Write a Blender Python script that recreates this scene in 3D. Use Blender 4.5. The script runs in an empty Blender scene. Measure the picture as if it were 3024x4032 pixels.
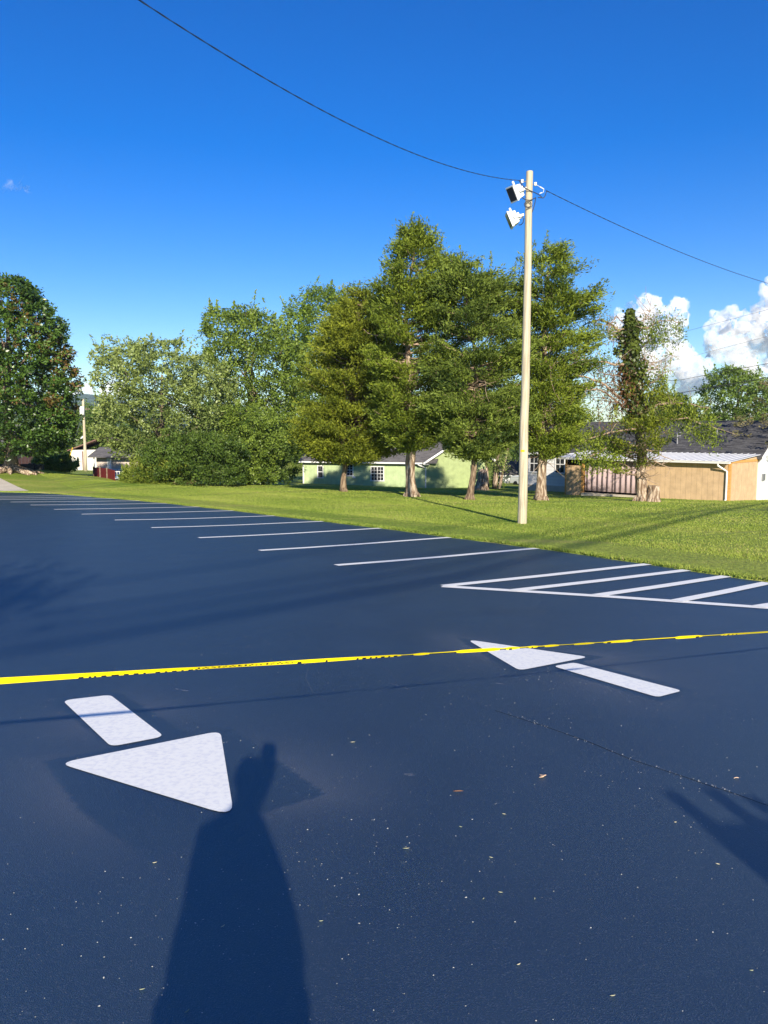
import bpy, bmesh, math, random
import numpy as np
from mathutils import Vector, Matrix
R = math.radians
rng = np.random.default_rng(7)
random.seed(7)
scene = bpy.context.scene
col = scene.collection

# ------------------------------------------------------------------ camera, sky, sun, exposure
FPX, CX, CY = 3028.0, 1512.0, 2016.0          # photo pixels
PITCH = R(6.0)
H, PA, PB = 1.62, -0.010, -0.042              # eye height over the lot; lot plane slopes
cam = bpy.data.cameras.new('camera')
cam.sensor_fit = 'HORIZONTAL'; cam.sensor_width = 36.0; cam.lens = 36.0 * FPX / 3024.0
cam.clip_start = 0.02; cam.clip_end = 40000
camo = bpy.data.objects.new('camera', cam); col.objects.link(camo)
camo.location = (0, 0, 0); camo.rotation_euler = (R(90) - PITCH, 0, 0)
scene.camera = camo

SUN_EL, SUN_AZ = R(23.1), R(171.2)            # azimuth clockwise from +Y (sun behind, a little right)
world = bpy.data.worlds.new('World'); scene.world = world; world.use_nodes = True
wn = world.node_tree.nodes; wl = world.node_tree.links
bg = wn['Background']
sky = wn.new('ShaderNodeTexSky'); sky.sky_type = 'NISHITA'; sky.sun_disc = False
sky.sun_elevation = SUN_EL; sky.sun_rotation = SUN_AZ
sky.air_density = 1.0; sky.dust_density = 0.05; sky.ozone_density = 3.5; sky.altitude = 200
hs = wn.new('ShaderNodeHueSaturation'); hs.inputs['Saturation'].default_value = 1.43; hs.inputs['Hue'].default_value = 0.519
gm = wn.new('ShaderNodeGamma'); gm.inputs['Gamma'].default_value = 1.0
wl.new(sky.outputs['Color'], hs.inputs['Color']); wl.new(hs.outputs['Color'], gm.inputs['Color'])
wl.new(gm.outputs['Color'], bg.inputs['Color']); bg.inputs['Strength'].default_value = 0.100
sl = bpy.data.lights.new('sun', 'SUN'); sl.energy = 5.0; sl.angle = R(0.53); sl.color = (1.0, 0.90, 0.74)
so = bpy.data.objects.new('sun', sl); col.objects.link(so)
SUNV = Vector((math.sin(SUN_AZ) * math.cos(SUN_EL), math.cos(SUN_AZ) * math.cos(SUN_EL), math.sin(SUN_EL)))
so.rotation_euler = SUNV.to_track_quat('Z', 'Y').to_euler()
so.location = (20, -60, 40)
scene.view_settings.view_transform = 'Standard'; scene.view_settings.look = 'None'
scene.view_settings.gamma = 1.0; scene.view_settings.exposure = 0.68
scene.cycles.max_bounces = 6; scene.cycles.transparent_max_bounces = 12
scene.cycles.volume_bounces = 5

# ------------------------------------------------------------------ geometry helpers
K = 3024 / 1659.0
def ray(x, y):
    u = (x - CX) / FPX; v = (CY - y) / FPX
    return np.array([u, math.cos(PITCH) + math.sin(PITCH) * v, v * math.cos(PITCH) - math.sin(PITCH)])
def P(x, y, Y):                                # photo point at a real distance Y in front
    d = ray(x, y); return d * (Y / d[1])
def PD(x, y, Y): return P(x * K, y * K, Y)
def G(x, y):                                   # photo point on the lot plane
    d = ray(x, y); return d * (-H / (d[2] - PA * d[0] - PB * d[1]))
def GD(x, y): return G(x * K, y * K)
def plane(x, y): return -H + PA * x + PB * y
SDIR = -np.array(SUNV)

class MB:
    def __init__(s): s.v = []; s.f = []; s.n = 0; s.m = []
    def add(s, verts, faces, mi=0):
        verts = np.asarray(verts, float).reshape(-1, 3)
        s.v.append(verts)
        for f in faces: s.f.append([i + s.n for i in f]); s.m.append(mi)
        s.n += len(verts); return s
    def box(s, o, ax, ay, az, mi=0):           # centre, three half-axis vectors
        o, ax, ay, az = map(lambda q: np.asarray(q, float), (o, ax, ay, az))
        vs = [o + i * ax + j * ay + k * az for k in (-1, 1) for j in (-1, 1) for i in (-1, 1)]
        fs = [(0, 2, 3, 1), (4, 5, 7, 6), (0, 1, 5, 4), (2, 6, 7, 3), (0, 4, 6, 2), (1, 3, 7, 5)]
        if np.dot(np.cross(ax, ay), az) < 0: fs = [f[::-1] for f in fs]
        return s.add(vs, fs, mi)
    def prism(s, poly, ext, mi=0):             # polygon extruded by a vector
        a = np.asarray(poly, float); n = len(a); b = a + np.asarray(ext, float)
        fs = [tuple(range(n))[::-1], tuple(range(n, 2 * n))]
        fs += [(i, (i + 1) % n, n + (i + 1) % n, n + i) for i in range(n)]
        return s.add(np.vstack([a, b]), fs, mi)
    def tube(s, pts, rad, sides=8, cap=True, mi=0, wob=0.0):
        pts = np.asarray(pts, float); n = len(pts)
        rad = np.broadcast_to(np.asarray(rad, float), (n,))
        tang = np.gradient(pts, axis=0); tang /= np.linalg.norm(tang, axis=1)[:, None] + 1e-12
        ref = np.array([0, 0, 1.]) if abs(tang[0][2]) < .8 else np.array([1., 0, 0])
        vs = []
        a = np.cross(tang[0], ref); a /= np.linalg.norm(a)
        for i in range(n):
            a = a - np.dot(a, tang[i]) * tang[i]; a /= np.linalg.norm(a) + 1e-12
            b = np.cross(tang[i], a)
            for k in range(sides):
                t = 2 * math.pi * k / sides
                r = rad[i] * (1 + (wob * rng.normal() if wob else 0))
                vs.append(pts[i] + r * (math.cos(t) * a + math.sin(t) * b))
        fs = []
        for i in range(n - 1):
            for k in range(sides):
                k2 = (k + 1) % sides
                fs.append((i * sides + k, i * sides + k2, (i + 1) * sides + k2, (i + 1) * sides + k))
        if cap:
            fs.append(tuple(range(sides))[::-1]); fs.append(tuple(range((n - 1) * sides, n * sides)))
        return s.add(vs, fs, mi)
    def build(s, name, mats, parent=None, origin=None, smooth=False, bevel=0):
        o = np.zeros(3) if origin is None else np.asarray(origin, float)
        if parent is not None and origin is None: o = np.array(parent.location) if parent.parent is None else np.array(parent['_o'])
        V = np.vstack(s.v) - o
        me = bpy.data.meshes.new(name); me.from_pydata(V.tolist(), [], s.f)
        if not isinstance(mats, (list, tuple)): mats = [mats]
        for m in mats: me.materials.append(m)
        if len(mats) > 1: me.polygons.foreach_set('material_index', s.m)
        if smooth: me.polygons.foreach_set('use_smooth', [True] * len(me.polygons))
        me.update()
        ob = bpy.data.objects.new(name, me); col.objects.link(ob)
        if parent is not None: ob.parent = parent
        else: ob.location = o
        if bevel:
            b = ob.modifiers.new('bevel', 'BEVEL'); b.width = bevel; b.segments = 2; b.limit_method = 'ANGLE'
        return ob

ORIG = {}
def thing(name, label, cat, loc, group=None):
    o = bpy.data.objects.new(name, None); col.objects.link(o); o.location = tuple(loc)
    o.empty_display_size = .2
    o['label'] = label; o['category'] = cat
    if group: o['group'] = group
    return o
def part(mb, name, mats, root, parent=None, **kw):   # all meshes of a thing are local to the thing's base
    return mb.build(name, mats, parent=parent or root, origin=np.array(root.location), **kw)
def tag(o, label=None, cat=None, group=None, kind=None):
    if label: o['label'] = label
    if cat: o['category'] = cat
    if group: o['group'] = group
    if kind: o['kind'] = kind
    return o

def fast_mesh(name, V, F, mats, parent=None, origin=(0, 0, 0), tint=None, smooth=False):
    """V (n,3); F (m,k) array with constant k"""
    V = np.asarray(V, np.float32) - np.asarray(origin, np.float32)
    m, k = F.shape
    me = bpy.data.meshes.new(name)
    me.vertices.add(len(V)); me.vertices.foreach_set('co', V.ravel())
    me.loops.add(m * k); me.loops.foreach_set('vertex_index', F.astype(np.int32).ravel())
    me.polygons.add(m); me.polygons.foreach_set('loop_start', np.arange(0, m * k, k, dtype=np.int32))
    if smooth: me.polygons.foreach_set('use_smooth', np.ones(m, bool))
    me.update(calc_edges=True)
    if tint is not None:
        at = me.attributes.new('tint', 'FLOAT', 'POINT'); at.data.foreach_set('value', np.asarray(tint, np.float32))
    if not isinstance(mats, (list, tuple)): mats = [mats]
    for q in mats: me.materials.append(q)
    ob = bpy.data.objects.new(name, me); col.objects.link(ob)
    if parent is not None: ob.parent = parent
    else: ob.location = origin
    return ob

# ------------------------------------------------------------------ materials
def mat(name, base=(.5, .5, .5), rough=.7, spec=.3, noise=None, bump=None, metal=0, stretch=None):
    """noise = (scale, colour2, lo, hi, detail); bump = (scale, strength, dist)"""
    m = bpy.data.materials.new(name); m.use_nodes = True
    nt = m.node_tree; n = nt.nodes; l = nt.links; b = n['Principled BSDF']
    b.inputs['Base Color'].default_value = (*base, 1); b.inputs['Roughness'].default_value = rough
    b.inputs['Specular IOR Level'].default_value = spec; b.inputs['Metallic'].default_value = metal
    g = n.new('ShaderNodeNewGeometry')
    if stretch:
        g0 = g; g = n.new('ShaderNodeMapping'); g.inputs['Scale'].default_value = (1, 1, stretch); l.new(g0.outputs['Position'], g.inputs['Vector'])
    pos = g.outputs[0]
    if noise:
        t = n.new('ShaderNodeTexNoise'); t.inputs['Scale'].default_value = noise[0]
        t.inputs['Detail'].default_value = noise[4] if len(noise) > 4 else 5
        l.new(pos, t.inputs['Vector'])
        r = n.new('ShaderNodeMapRange'); r.inputs[1].default_value = noise[2]; r.inputs[2].default_value = noise[3]
        l.new(t.outputs['Fac'], r.inputs['Value'])
        mx = n.new('ShaderNodeMix'); mx.data_type = 'RGBA'
        mx.inputs[6].default_value = (*base, 1); mx.inputs[7].default_value = (*noise[1], 1)
        l.new(r.outputs[0], mx.inputs[0]); l.new(mx.outputs[2], b.inputs['Base Color'])
    if bump:
        t = n.new('ShaderNodeTexNoise'); t.inputs['Scale'].default_value = bump[0]; t.inputs['Detail'].default_value = 6
        l.new(pos, t.inputs['Vector'])
        bp = n.new('ShaderNodeBump'); bp.inputs['Strength'].default_value = bump[1]; bp.inputs['Distance'].default_value = bump[2]
        l.new(t.outputs['Fac'], bp.inputs['Height']); l.new(bp.outputs['Normal'], b.inputs['Normal'])
    return m

def leaf_mat(name, dark, light, third=None, rough=.5, spec=.3, trans=.25, lo=0.0, hi=1.0):
    m = bpy.data.materials.new(name); m.use_nodes = True
    nt = m.node_tree; n = nt.nodes; l = nt.links; b = n['Principled BSDF']
    at = n.new('ShaderNodeAttribute'); at.attribute_name = 'tint'
    cr = n.new('ShaderNodeValToRGB')
    e = cr.color_ramp.elements
    e[0].position = lo; e[0].color = (*dark, 1); e[1].position = hi if third is None else .7; e[1].color = (*light, 1)
    if third is not None:
        q = cr.color_ramp.elements.new(.97); q.color = (*third, 1)
        q = cr.color_ramp.elements.new(.86); q.color = (*light, 1)
    l.new(at.outputs['Fac'], cr.inputs['Fac']); l.new(cr.outputs['Color'], b.inputs['Base Color'])
    b.inputs['Roughness'].default_value = rough; b.inputs['Specular IOR Level'].default_value = spec
    if trans > 0:
        t = n.new('ShaderNodeBsdfTranslucent'); mx = n.new('ShaderNodeMixShader'); mx.inputs[0].default_value = trans
        l.new(cr.outputs['Color'], t.inputs['Color'])
        l.new(b.outputs[0], mx.inputs[1]); l.new(t.outputs[0], mx.inputs[2])
        l.new(mx.outputs[0], n['Material Output'].inputs['Surface'])
    return m

def siding(name, base, dirv, spacing, groove=.05, depth=.01, rough=.7, dark=.55, noise_amt=.12):
    """grooved boards: a groove every `spacing` metres along the vector dirv"""
    m = bpy.data.materials.new(name); m.use_nodes = True
    nt = m.node_tree; n = nt.nodes; l = nt.links; b = n['Principled BSDF']
    b.inputs['Roughness'].default_value = rough; b.inputs['Specular IOR Level'].default_value = .25
    g = n.new('ShaderNodeNewGeometry')
    d = n.new('ShaderNodeVectorMath'); d.operation = 'DOT_PRODUCT'; d.inputs[1].default_value = tuple(dirv)
    l.new(g.outputs['Position'], d.inputs[0])
    q = n.new('ShaderNodeMath'); q.operation = 'DIVIDE'; q.inputs[1].default_value = spacing
    l.new(d.outputs['Value'], q.inputs[0])
    fr = n.new('ShaderNodeMath'); fr.operation = 'FRACT'; l.new(q.outputs[0], fr.inputs[0])
    r = n.new('ShaderNodeMapRange'); r.inputs[1].default_value = groove * .6; r.inputs[2].default_value = groove
    l.new(fr.outputs[0], r.inputs['Value'])
    t = n.new('ShaderNodeTexNoise'); t.inputs['Scale'].default_value = 3.0; t.inputs['Detail'].default_value = 5
    l.new(g.outputs['Position'], t.inputs['Vector'])
    r2 = n.new('ShaderNodeMapRange'); r2.inputs[1].default_value = .3; r2.inputs[2].default_value = .7
    r2.inputs[3].default_value = 1 - noise_amt; r2.inputs[4].default_value = 1 + noise_amt
    l.new(t.outputs['Fac'], r2.inputs['Value'])
    r3 = n.new('ShaderNodeMapRange'); r3.inputs[3].default_value = dark; r3.inputs[4].default_value = 1.0
    l.new(r.outputs[0], r3.inputs['Value'])
    mm = n.new('ShaderNodeMath'); mm.operation = 'MULTIPLY'; l.new(r2.outputs[0], mm.inputs[0]); l.new(r3.outputs[0], mm.inputs[1])
    sc = n.new('ShaderNodeVectorMath'); sc.operation = 'SCALE'; sc.inputs[0].default_value = base
    l.new(mm.outputs[0], sc.inputs['Scale']); l.new(sc.outputs['Vector'], b.inputs['Base Color'])
    bp = n.new('ShaderNodeBump'); bp.inputs['Strength'].default_value = .6; bp.inputs['Distance'].default_value = depth
    l.new(r.outputs[0], bp.inputs['Height']); l.new(bp.outputs['Normal'], b.inputs['Normal'])
    return m

def shingles(name, c1, c2, u):
    m = bpy.data.materials.new(name); m.use_nodes = True
    nt = m.node_tree; n = nt.nodes; l = nt.links; b = n['Principled BSDF']
    b.inputs['Roughness'].default_value = .9; b.inputs['Specular IOR Level'].default_value = .2
    g = n.new('ShaderNodeNewGeometry')
    d = n.new('ShaderNodeVectorMath'); d.operation = 'DOT_PRODUCT'; d.inputs[1].default_value = (u[0], u[1], 0)
    l.new(g.outputs['Position'], d.inputs[0])
    sp = n.new('ShaderNodeSeparateXYZ'); l.new(g.outputs['Position'], sp.inputs[0])
    cb = n.new('ShaderNodeCombineXYZ'); l.new(d.outputs['Value'], cb.inputs[0]); l.new(sp.outputs['Z'], cb.inputs[1])
    mp = n.new('ShaderNodeMapping'); mp.inputs['Scale'].default_value = (1, 2.6, 1); l.new(cb.outputs[0], mp.inputs['Vector'])
    br = n.new('ShaderNodeTexBrick'); br.inputs['Scale'].default_value = 2.6
    br.inputs['Color1'].default_value = (*c1, 1); br.inputs['Color2'].default_value = (*c2, 1)
    br.inputs['Mortar'].default_value = (c1[0] * .5, c1[1] * .5, c1[2] * .5, 1); br.inputs['Mortar Size'].default_value = .012
    br.inputs['Brick Width'].default_value = .9; br.inputs['Row Height'].default_value = .28
    l.new(mp.outputs[0], br.inputs['Vector']); l.new(br.outputs['Color'], b.inputs['Base Color'])
    return m

M = {}
def lot_material():
    m = bpy.data.materials.new('sealed_asphalt'); m.use_nodes = True
    nt = m.node_tree; n = nt.nodes; l = nt.links; b = n['Principled BSDF']
    g = n.new('ShaderNodeNewGeometry')
    t1 = n.new('ShaderNodeTexNoise'); t1.inputs['Scale'].default_value = 1.3; t1.inputs['Detail'].default_value = 6
    t2 = n.new('ShaderNodeTexNoise'); t2.inputs['Scale'].default_value = 170; t2.inputs['Detail'].default_value = 4
    t3 = n.new('ShaderNodeTexVoronoi'); t3.inputs['Scale'].default_value = 230
    for t in (t1, t2, t3): l.new(g.outputs['Position'], t.inputs['Vector'])
    r1 = n.new('ShaderNodeMapRange'); r1.inputs[1].default_value = .3; r1.inputs[2].default_value = .7
    l.new(t1.outputs['Fac'], r1.inputs['Value'])
    mx = n.new('ShaderNodeMix'); mx.data_type = 'RGBA'
    mx.inputs[6].default_value = (.0165, .0210, .0330, 1); mx.inputs[7].default_value = (.0215, .0265, .0400, 1)
    l.new(r1.outputs[0], mx.inputs[0])
    # tiny pale grains
    r2 = n.new('ShaderNodeMapRange'); r2.inputs[1].default_value = .55; r2.inputs[2].default_value = .64
    l.new(t2.outputs['Fac'], r2.inputs['Value'])
    m2 = n.new('ShaderNodeMix'); m2.data_type = 'RGBA'; m2.inputs[7].default_value = (.058, .066, .084, 1)
    l.new(mx.outputs[2], m2.inputs[6]); l.new(r2.outputs[0], m2.inputs[0])
    l.new(m2.outputs[2], b.inputs['Base Color'])
    rr = n.new('ShaderNodeMapRange'); rr.inputs[1].default_value = .3; rr.inputs[2].default_value = .7
    rr.inputs[3].default_value = .40; rr.inputs[4].default_value = .48
    l.new(t1.outputs['Fac'], rr.inputs['Value']); l.new(rr.outputs[0], b.inputs['Roughness'])
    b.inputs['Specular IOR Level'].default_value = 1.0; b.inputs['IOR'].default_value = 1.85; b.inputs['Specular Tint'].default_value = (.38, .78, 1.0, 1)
    ad = n.new('ShaderNodeMath'); ad.operation = 'ADD'; l.new(t2.outputs['Fac'], ad.inputs[0]); l.new(t3.outputs['Distance'], ad.inputs[1])
    bp = n.new('ShaderNodeBump'); bp.inputs['Strength'].default_value = .6; bp.inputs['Distance'].default_value = .004
    l.new(ad.outputs[0], bp.inputs['Height']); l.new(bp.outputs['Normal'], b.inputs['Normal'])
    return m
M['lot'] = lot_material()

def lawn_material():
    m = bpy.data.materials.new('mown_lawn'); m.use_nodes = True
    nt = m.node_tree; n = nt.nodes; l = nt.links; b = n['Principled BSDF']
    b.inputs['Roughness'].default_value = .85; b.inputs['Specular IOR Level'].default_value = .15
    g = n.new('ShaderNodeNewGeometry')
    big = n.new('ShaderNodeTexNoise'); big.inputs['Scale'].default_value = .22; big.inputs['Detail'].default_value = 6
    fine = n.new('ShaderNodeTexNoise'); fine.inputs['Scale'].default_value = 14; fine.inputs['Detail'].default_value = 7
    for t in (big, fine): l.new(g.outputs['Position'], t.inputs['Vector'])
    r = n.new('ShaderNodeMapRange'); r.inputs[1].default_value = .35; r.inputs[2].default_value = .65; l.new(big.outputs['Fac'], r.inputs['Value'])
    mx = n.new('ShaderNodeMix'); mx.data_type = 'RGBA'
    mx.inputs[6].default_value = (.17, .262, .028, 1); mx.inputs[7].default_value = (.30, .345, .060, 1)
    l.new(r.outputs[0], mx.inputs[0])
    r2 = n.new('ShaderNodeMapRange'); r2.inputs[1].default_value = .3; r2.inputs[2].default_value = .7
    r2.inputs[3].default_value = .55; r2.inputs[4].default_value = 1.35
    l.new(fine.outputs['Fac'], r2.inputs['Value'])
    sc = n.new('ShaderNodeVectorMath'); sc.operation = 'SCALE'; l.new(mx.outputs[2], sc.inputs[0]); l.new(r2.outputs[0], sc.inputs['Scale'])
    mp = n.new('ShaderNodeMapping'); mp.inputs['Scale'].default_value = (.10, .75, 1); mp.inputs['Rotation'].default_value = (0, 0, .5)
    l.new(g.outputs['Position'], mp.inputs['Vector'])
    st = n.new('ShaderNodeTexNoise'); st.inputs['Scale'].default_value = 1.6; st.inputs['Detail'].default_value = 5; l.new(mp.outputs[0], st.inputs['Vector'])
    r3 = n.new('ShaderNodeMapRange'); r3.inputs[1].default_value = .52; r3.inputs[2].default_value = .72; r3.inputs[4].default_value = .75; l.new(st.outputs['Fac'], r3.inputs['Value'])
    dry = n.new('ShaderNodeMix'); dry.data_type = 'RGBA'; dry.inputs[7].default_value = (.40, .35, .11, 1)
    l.new(sc.outputs['Vector'], dry.inputs[6]); l.new(r3.outputs[0], dry.inputs[0])
    l.new(dry.outputs[2], b.inputs['Base Color'])
    bp = n.new('ShaderNodeBump'); bp.inputs['Strength'].default_value = .8; bp.inputs['Distance'].default_value = .05
    l.new(fine.outputs['Fac'], bp.inputs['Height']); l.new(bp.outputs['Normal'], b.inputs['Normal'])
    return m
M['lawn'] = lawn_material()
M['paint'] = mat('white_line_paint', (.95, .94, .865), .55, .3, noise=(34, (.82, .82, .80), .45, .66, 10), bump=(120, .4, .003))
M['stripe'] = mat('white_stripe_paint', (.95, .94, .865), .6, .3, noise=(20, (.87, .86, .82), .4, .8))
M['concrete'] = mat('concrete', (.62, .55, .44), .85, .2, noise=(2, (.54, .48, .38), .35, .7), bump=(40, .3, .01))
M['polewood'] = mat('weathered_pole_wood', (.40, .34, .23), .8, .2, noise=(26, (.60, .52, .37), .36, .60), bump=(45, .7, .012), stretch=.05)
M['bark'] = mat('cedar_bark', (.13, .085, .055), .9, .1, noise=(16, (.36, .27, .18), .40, .66), bump=(18, 1.0, .08), stretch=.16)
M['palebark'] = mat('peeling_pale_bark', (.19, .125, .08), .9, .1, noise=(11, (.56, .45, .33), .42, .60), bump=(16, 1.0, .08), stretch=.22)
M['bark2'] = mat('grey_brown_bark', (.16, .12, .085), .9, .1, noise=(8, (.27, .22, .16), .4, .65), bump=(12, .8, .05))
M['deadwood'] = mat('bare_dead_branch', (.42, .31, .22), .85, .1, noise=(9, (.30, .21, .14), .4, .7))
M['black'] = mat('black_rubber', (.012, .012, .014), .5, .4)
M['wire'] = mat('black_wire', (.035, .035, .04), .6, .3)
M['bare'] = mat('aluminium_wire', (.30, .30, .31), .5, .5, metal=.6)
M['white'] = mat('white_enamel', (.80, .80, .77), .45, .4)
M['lens'] = mat('dark_lens_glass', (.03, .03, .03), .12, .6)
M['porcelain'] = mat('white_porcelain', (.85, .85, .85), .25, .5)
M['yellow'] = mat('yellow_plastic', (.80, .55, .01), .5, .3)
M['tapey'] = mat('yellow_tape', (.86, .70, .005), .45, .3)
M['tapek'] = mat('black_tape_print_and_shade', (.012, .012, .014), .5, .3)
M['glass'] = mat('window_glass', (.02, .022, .025), .08, .7, noise=(5, (.10, .10, .11), .5, .7))
M['trim'] = mat('white_trim', (.78, .78, .76), .6, .3)
M['cedar'] = mat('new_cedar_wood', (.62, .34, .11), .7, .2, noise=(12, (.50, .25, .08), .4, .7))

# ------------------------------------------------------------------ terrain
ctrl = []
def cp(x, y, Y): p = P(x, y, Y); ctrl.append((p[0], p[1], p[2] - plane(p[0], p[1])))
for q in [(2056, 2063, 21.0), (1353, 1936, 41), (1620, 1956, 38), (1850, 1969, 36.5), (2129, 1971, 37), (2543, 1975, 37.5),
          (2870, 1973, 42), (2233, 1949, 49.1), (2990, 1969, 45.5), (2080, 1931, 56.3), (1683, 1922, 64), (1204, 1904, 67), (1913, 1917, 65.5),
          (800, 1914, 46), (950, 1906, 50), (640, 1902, 45), (380, 1880, 50), (448, 1897, 48), (47, 1861, 46), (0, 1884, 43),
          (250, 1870, 47), (200, 1900, 42.5), (339, 1855, 84), (328, 1850, 95), (160, 1842, 56), (-300, 1845, 46), (3300, 1985, 38),
          (420, 1905, 60), (500, 1908, 58), (1000, 1896, 75)]:
    cp(*q)
for (x, y) in [(-19.3, 38.4), (-15.5, 37.5), (-26, 36), (-25, 25), (-20, 12), (-10, 5), (0, 0), (8, 8), (5, 12), (2.9, 14.3), (-.07, 18.5), (-3.2, 22.5),
               (-6.4, 26.5), (-9.5, 30.1), (-12.5, 33), (-8, 20), (0, 12), (-15, 25), (10, 2), (8, -10), (-15, -10), (15, 12), (9, 16), (4.5, 27), (-3, 29), (12, 25), (20, 20)]:
    ctrl.append((x, y, 0.0))
for a in range(0, 360, 30): ctrl.append((110 * math.cos(R(a)), 30 + 110 * math.sin(R(a)), 0.4 if a > 180 else -1.2))
ctrl = np.array(ctrl)
def kern(a, b):
    d = np.sqrt(((a[:, None, :] - b[None, :, :]) ** 2).sum(2)); return -d
A_ = kern(ctrl[:, :2], ctrl[:, :2]); n_ = len(ctrl)
A_ = np.block([[A_ - 0.25 * np.eye(n_), np.ones((n_, 1))], [np.ones((1, n_)), np.zeros((1, 1))]])
W_ = np.linalg.solve(A_, np.r_[ctrl[:, 2], 0])
def tz(x, y):
    x = np.atleast_1d(np.asarray(x, float)); y = np.atleast_1d(np.asarray(y, float))
    c = kern(np.stack([x, y], 1), ctrl[:, :2]) @ W_[:-1] + W_[-1]
    z = plane(x, y) + c
    d = np.hypot(x, y - 30); w = np.clip((d - 85) / 70, 0, 1); w = w * w * (3 - 2 * w)
    return z * (1 - w) + (-7.0) * w
def T(x, y): return float(tz(x, y)[0])

# lot outline on the plane: right-hand (grass) edge, far to near
EDGE_PX = [(-700, 1932), (-300, 1935), (0, 1938), (150, 1941), (230, 1946), (298, 1952), (368, 1958), (456, 1964), (557, 1973), (663, 1983), (787, 1997), (926, 2012), (1088, 2032),
           (1273, 2054), (1503, 2081), (1776, 2117), (2118, 2160), (2330, 2190), (2557, 2224), (2708, 2247), (2863, 2271), (3024, 2293), (3300, 2334), (3700, 2396), (4400, 2500)]
EDGE = np.array([G(x, y) for x, y in EDGE_PX])
def resample(pts, step):
    seg = np.linalg.norm(np.diff(pts[:, :2], axis=0), axis=1); s = np.r_[0, np.cumsum(seg)]
    q = np.arange(0, s[-1], step)
    return np.stack([np.interp(q, s, pts[:, i]) for i in range(3)], 1)
EF = resample(EDGE, .25)
jit = np.convolve(rng.normal(0, .035, len(EF)), [.25, .5, .25], 'same')
tg = np.gradient(EF[:, :2], axis=0); tg /= np.linalg.norm(tg, axis=1)[:, None]
NRM = np.stack([-tg[:, 1], tg[:, 0]], 1)
# outward = away from the lot (towards +y)
NRM *= np.sign((NRM * np.array([.5, .85])).sum(1))[:, None]
EF[:, :2] += NRM * jit[:, None]; EF[:, 2] = plane(EF[:, 0], EF[:, 1])

def lot_poly():
    far = [EF[0]]
    near = [(30, -6), (24, -25), (-40, -25), (-60, 30)]
    pts = [tuple(p) for p in EF] + [(x, y, plane(x, y)) for x, y in near]
    return pts
mb = MB(); lp = lot_poly(); mb.add(lp, [tuple(range(len(lp)))])
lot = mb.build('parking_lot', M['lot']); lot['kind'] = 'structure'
if lot.data.polygons[0].normal.z < 0: lot.data.flip_normals()

# ground: one sheet out to the horizon, finer near by, passing under the lot
def ground_axis(lo, hi, step):
    a = list(np.arange(lo, hi + .01, step)); s = step; x = hi; y = lo
    while x < 3300: s *= 1.28; x += s; a.append(x); y -= s; a.insert(0, y)
    return np.array(a)
gx = ground_axis(-45, 32, .9); gy = ground_axis(-12, 72, .9)
XX, YY = np.meshgrid(gx, gy)
ZZ = tz(XX.ravel(), YY.ravel()) - .035
poly2 = np.array([(p[0], p[1]) for p in lp])
def inside(px, py, poly):
    c = np.zeros(len(px), bool); j = len(poly) - 1
    for i in range(len(poly)):
        xi, yi = poly[i]; xj, yj = poly[j]
        hit = ((yi > py) != (yj > py)) & (px < (xj - xi) * (py - yi) / ((yj - yi) + 1e-12) + xi)
        c ^= hit; j = i
    return c
def edge_dist(px, py):                         # rough signed distance outside the lot
    d = np.full(len(px), 1e9)
    for i in range(0, len(EF), 2): d = np.minimum(d, np.hypot(px - EF[i, 0], py - EF[i, 1]))
    return d
fx, fy = XX.ravel(), YY.ravel()
ins = inside(fx, fy, poly2)
ed = edge_dist(fx, fy)
ZZ = np.where(ins | (ed < 1.3), ZZ - .10, ZZ + .045)
nx, ny = len(gx), len(gy)
idx = np.arange(nx * ny).reshape(ny, nx)
F = np.stack([idx[:-1, :-1].ravel(), idx[:-1, 1:].ravel(), idx[1:, 1:].ravel(), idx[1:, :-1].ravel()], 1)
g_ = fast_mesh('ground', np.stack([fx, fy, ZZ], 1), F, M['lawn'], smooth=True); g_['kind'] = 'structure'
# turf edge: the lawn's rolled lip along the asphalt
offs = [(0, -.05), (.02, .02), (.10, .045), (.5, .05), (1.2, .05), (2.0, .035), (3.4, -.12)]
vs = []
for o, dz in offs:
    q = EF[:, :2] + NRM * o
    vs.append(np.stack([q[:, 0], q[:, 1], tz(q[:, 0], q[:, 1]) + dz], 1))
V = np.stack(vs, 1).reshape(-1, 3); k = len(offs)
F = np.array([(i * k + j, i * k + j + 1, (i + 1) * k + j + 1, (i + 1) * k + j) for i in range(len(EF) - 1) for j in range(k - 1)])
te = fast_mesh('lawn_edge', V, F, M['lawn'], smooth=True); te['kind'] = 'structure'
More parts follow.
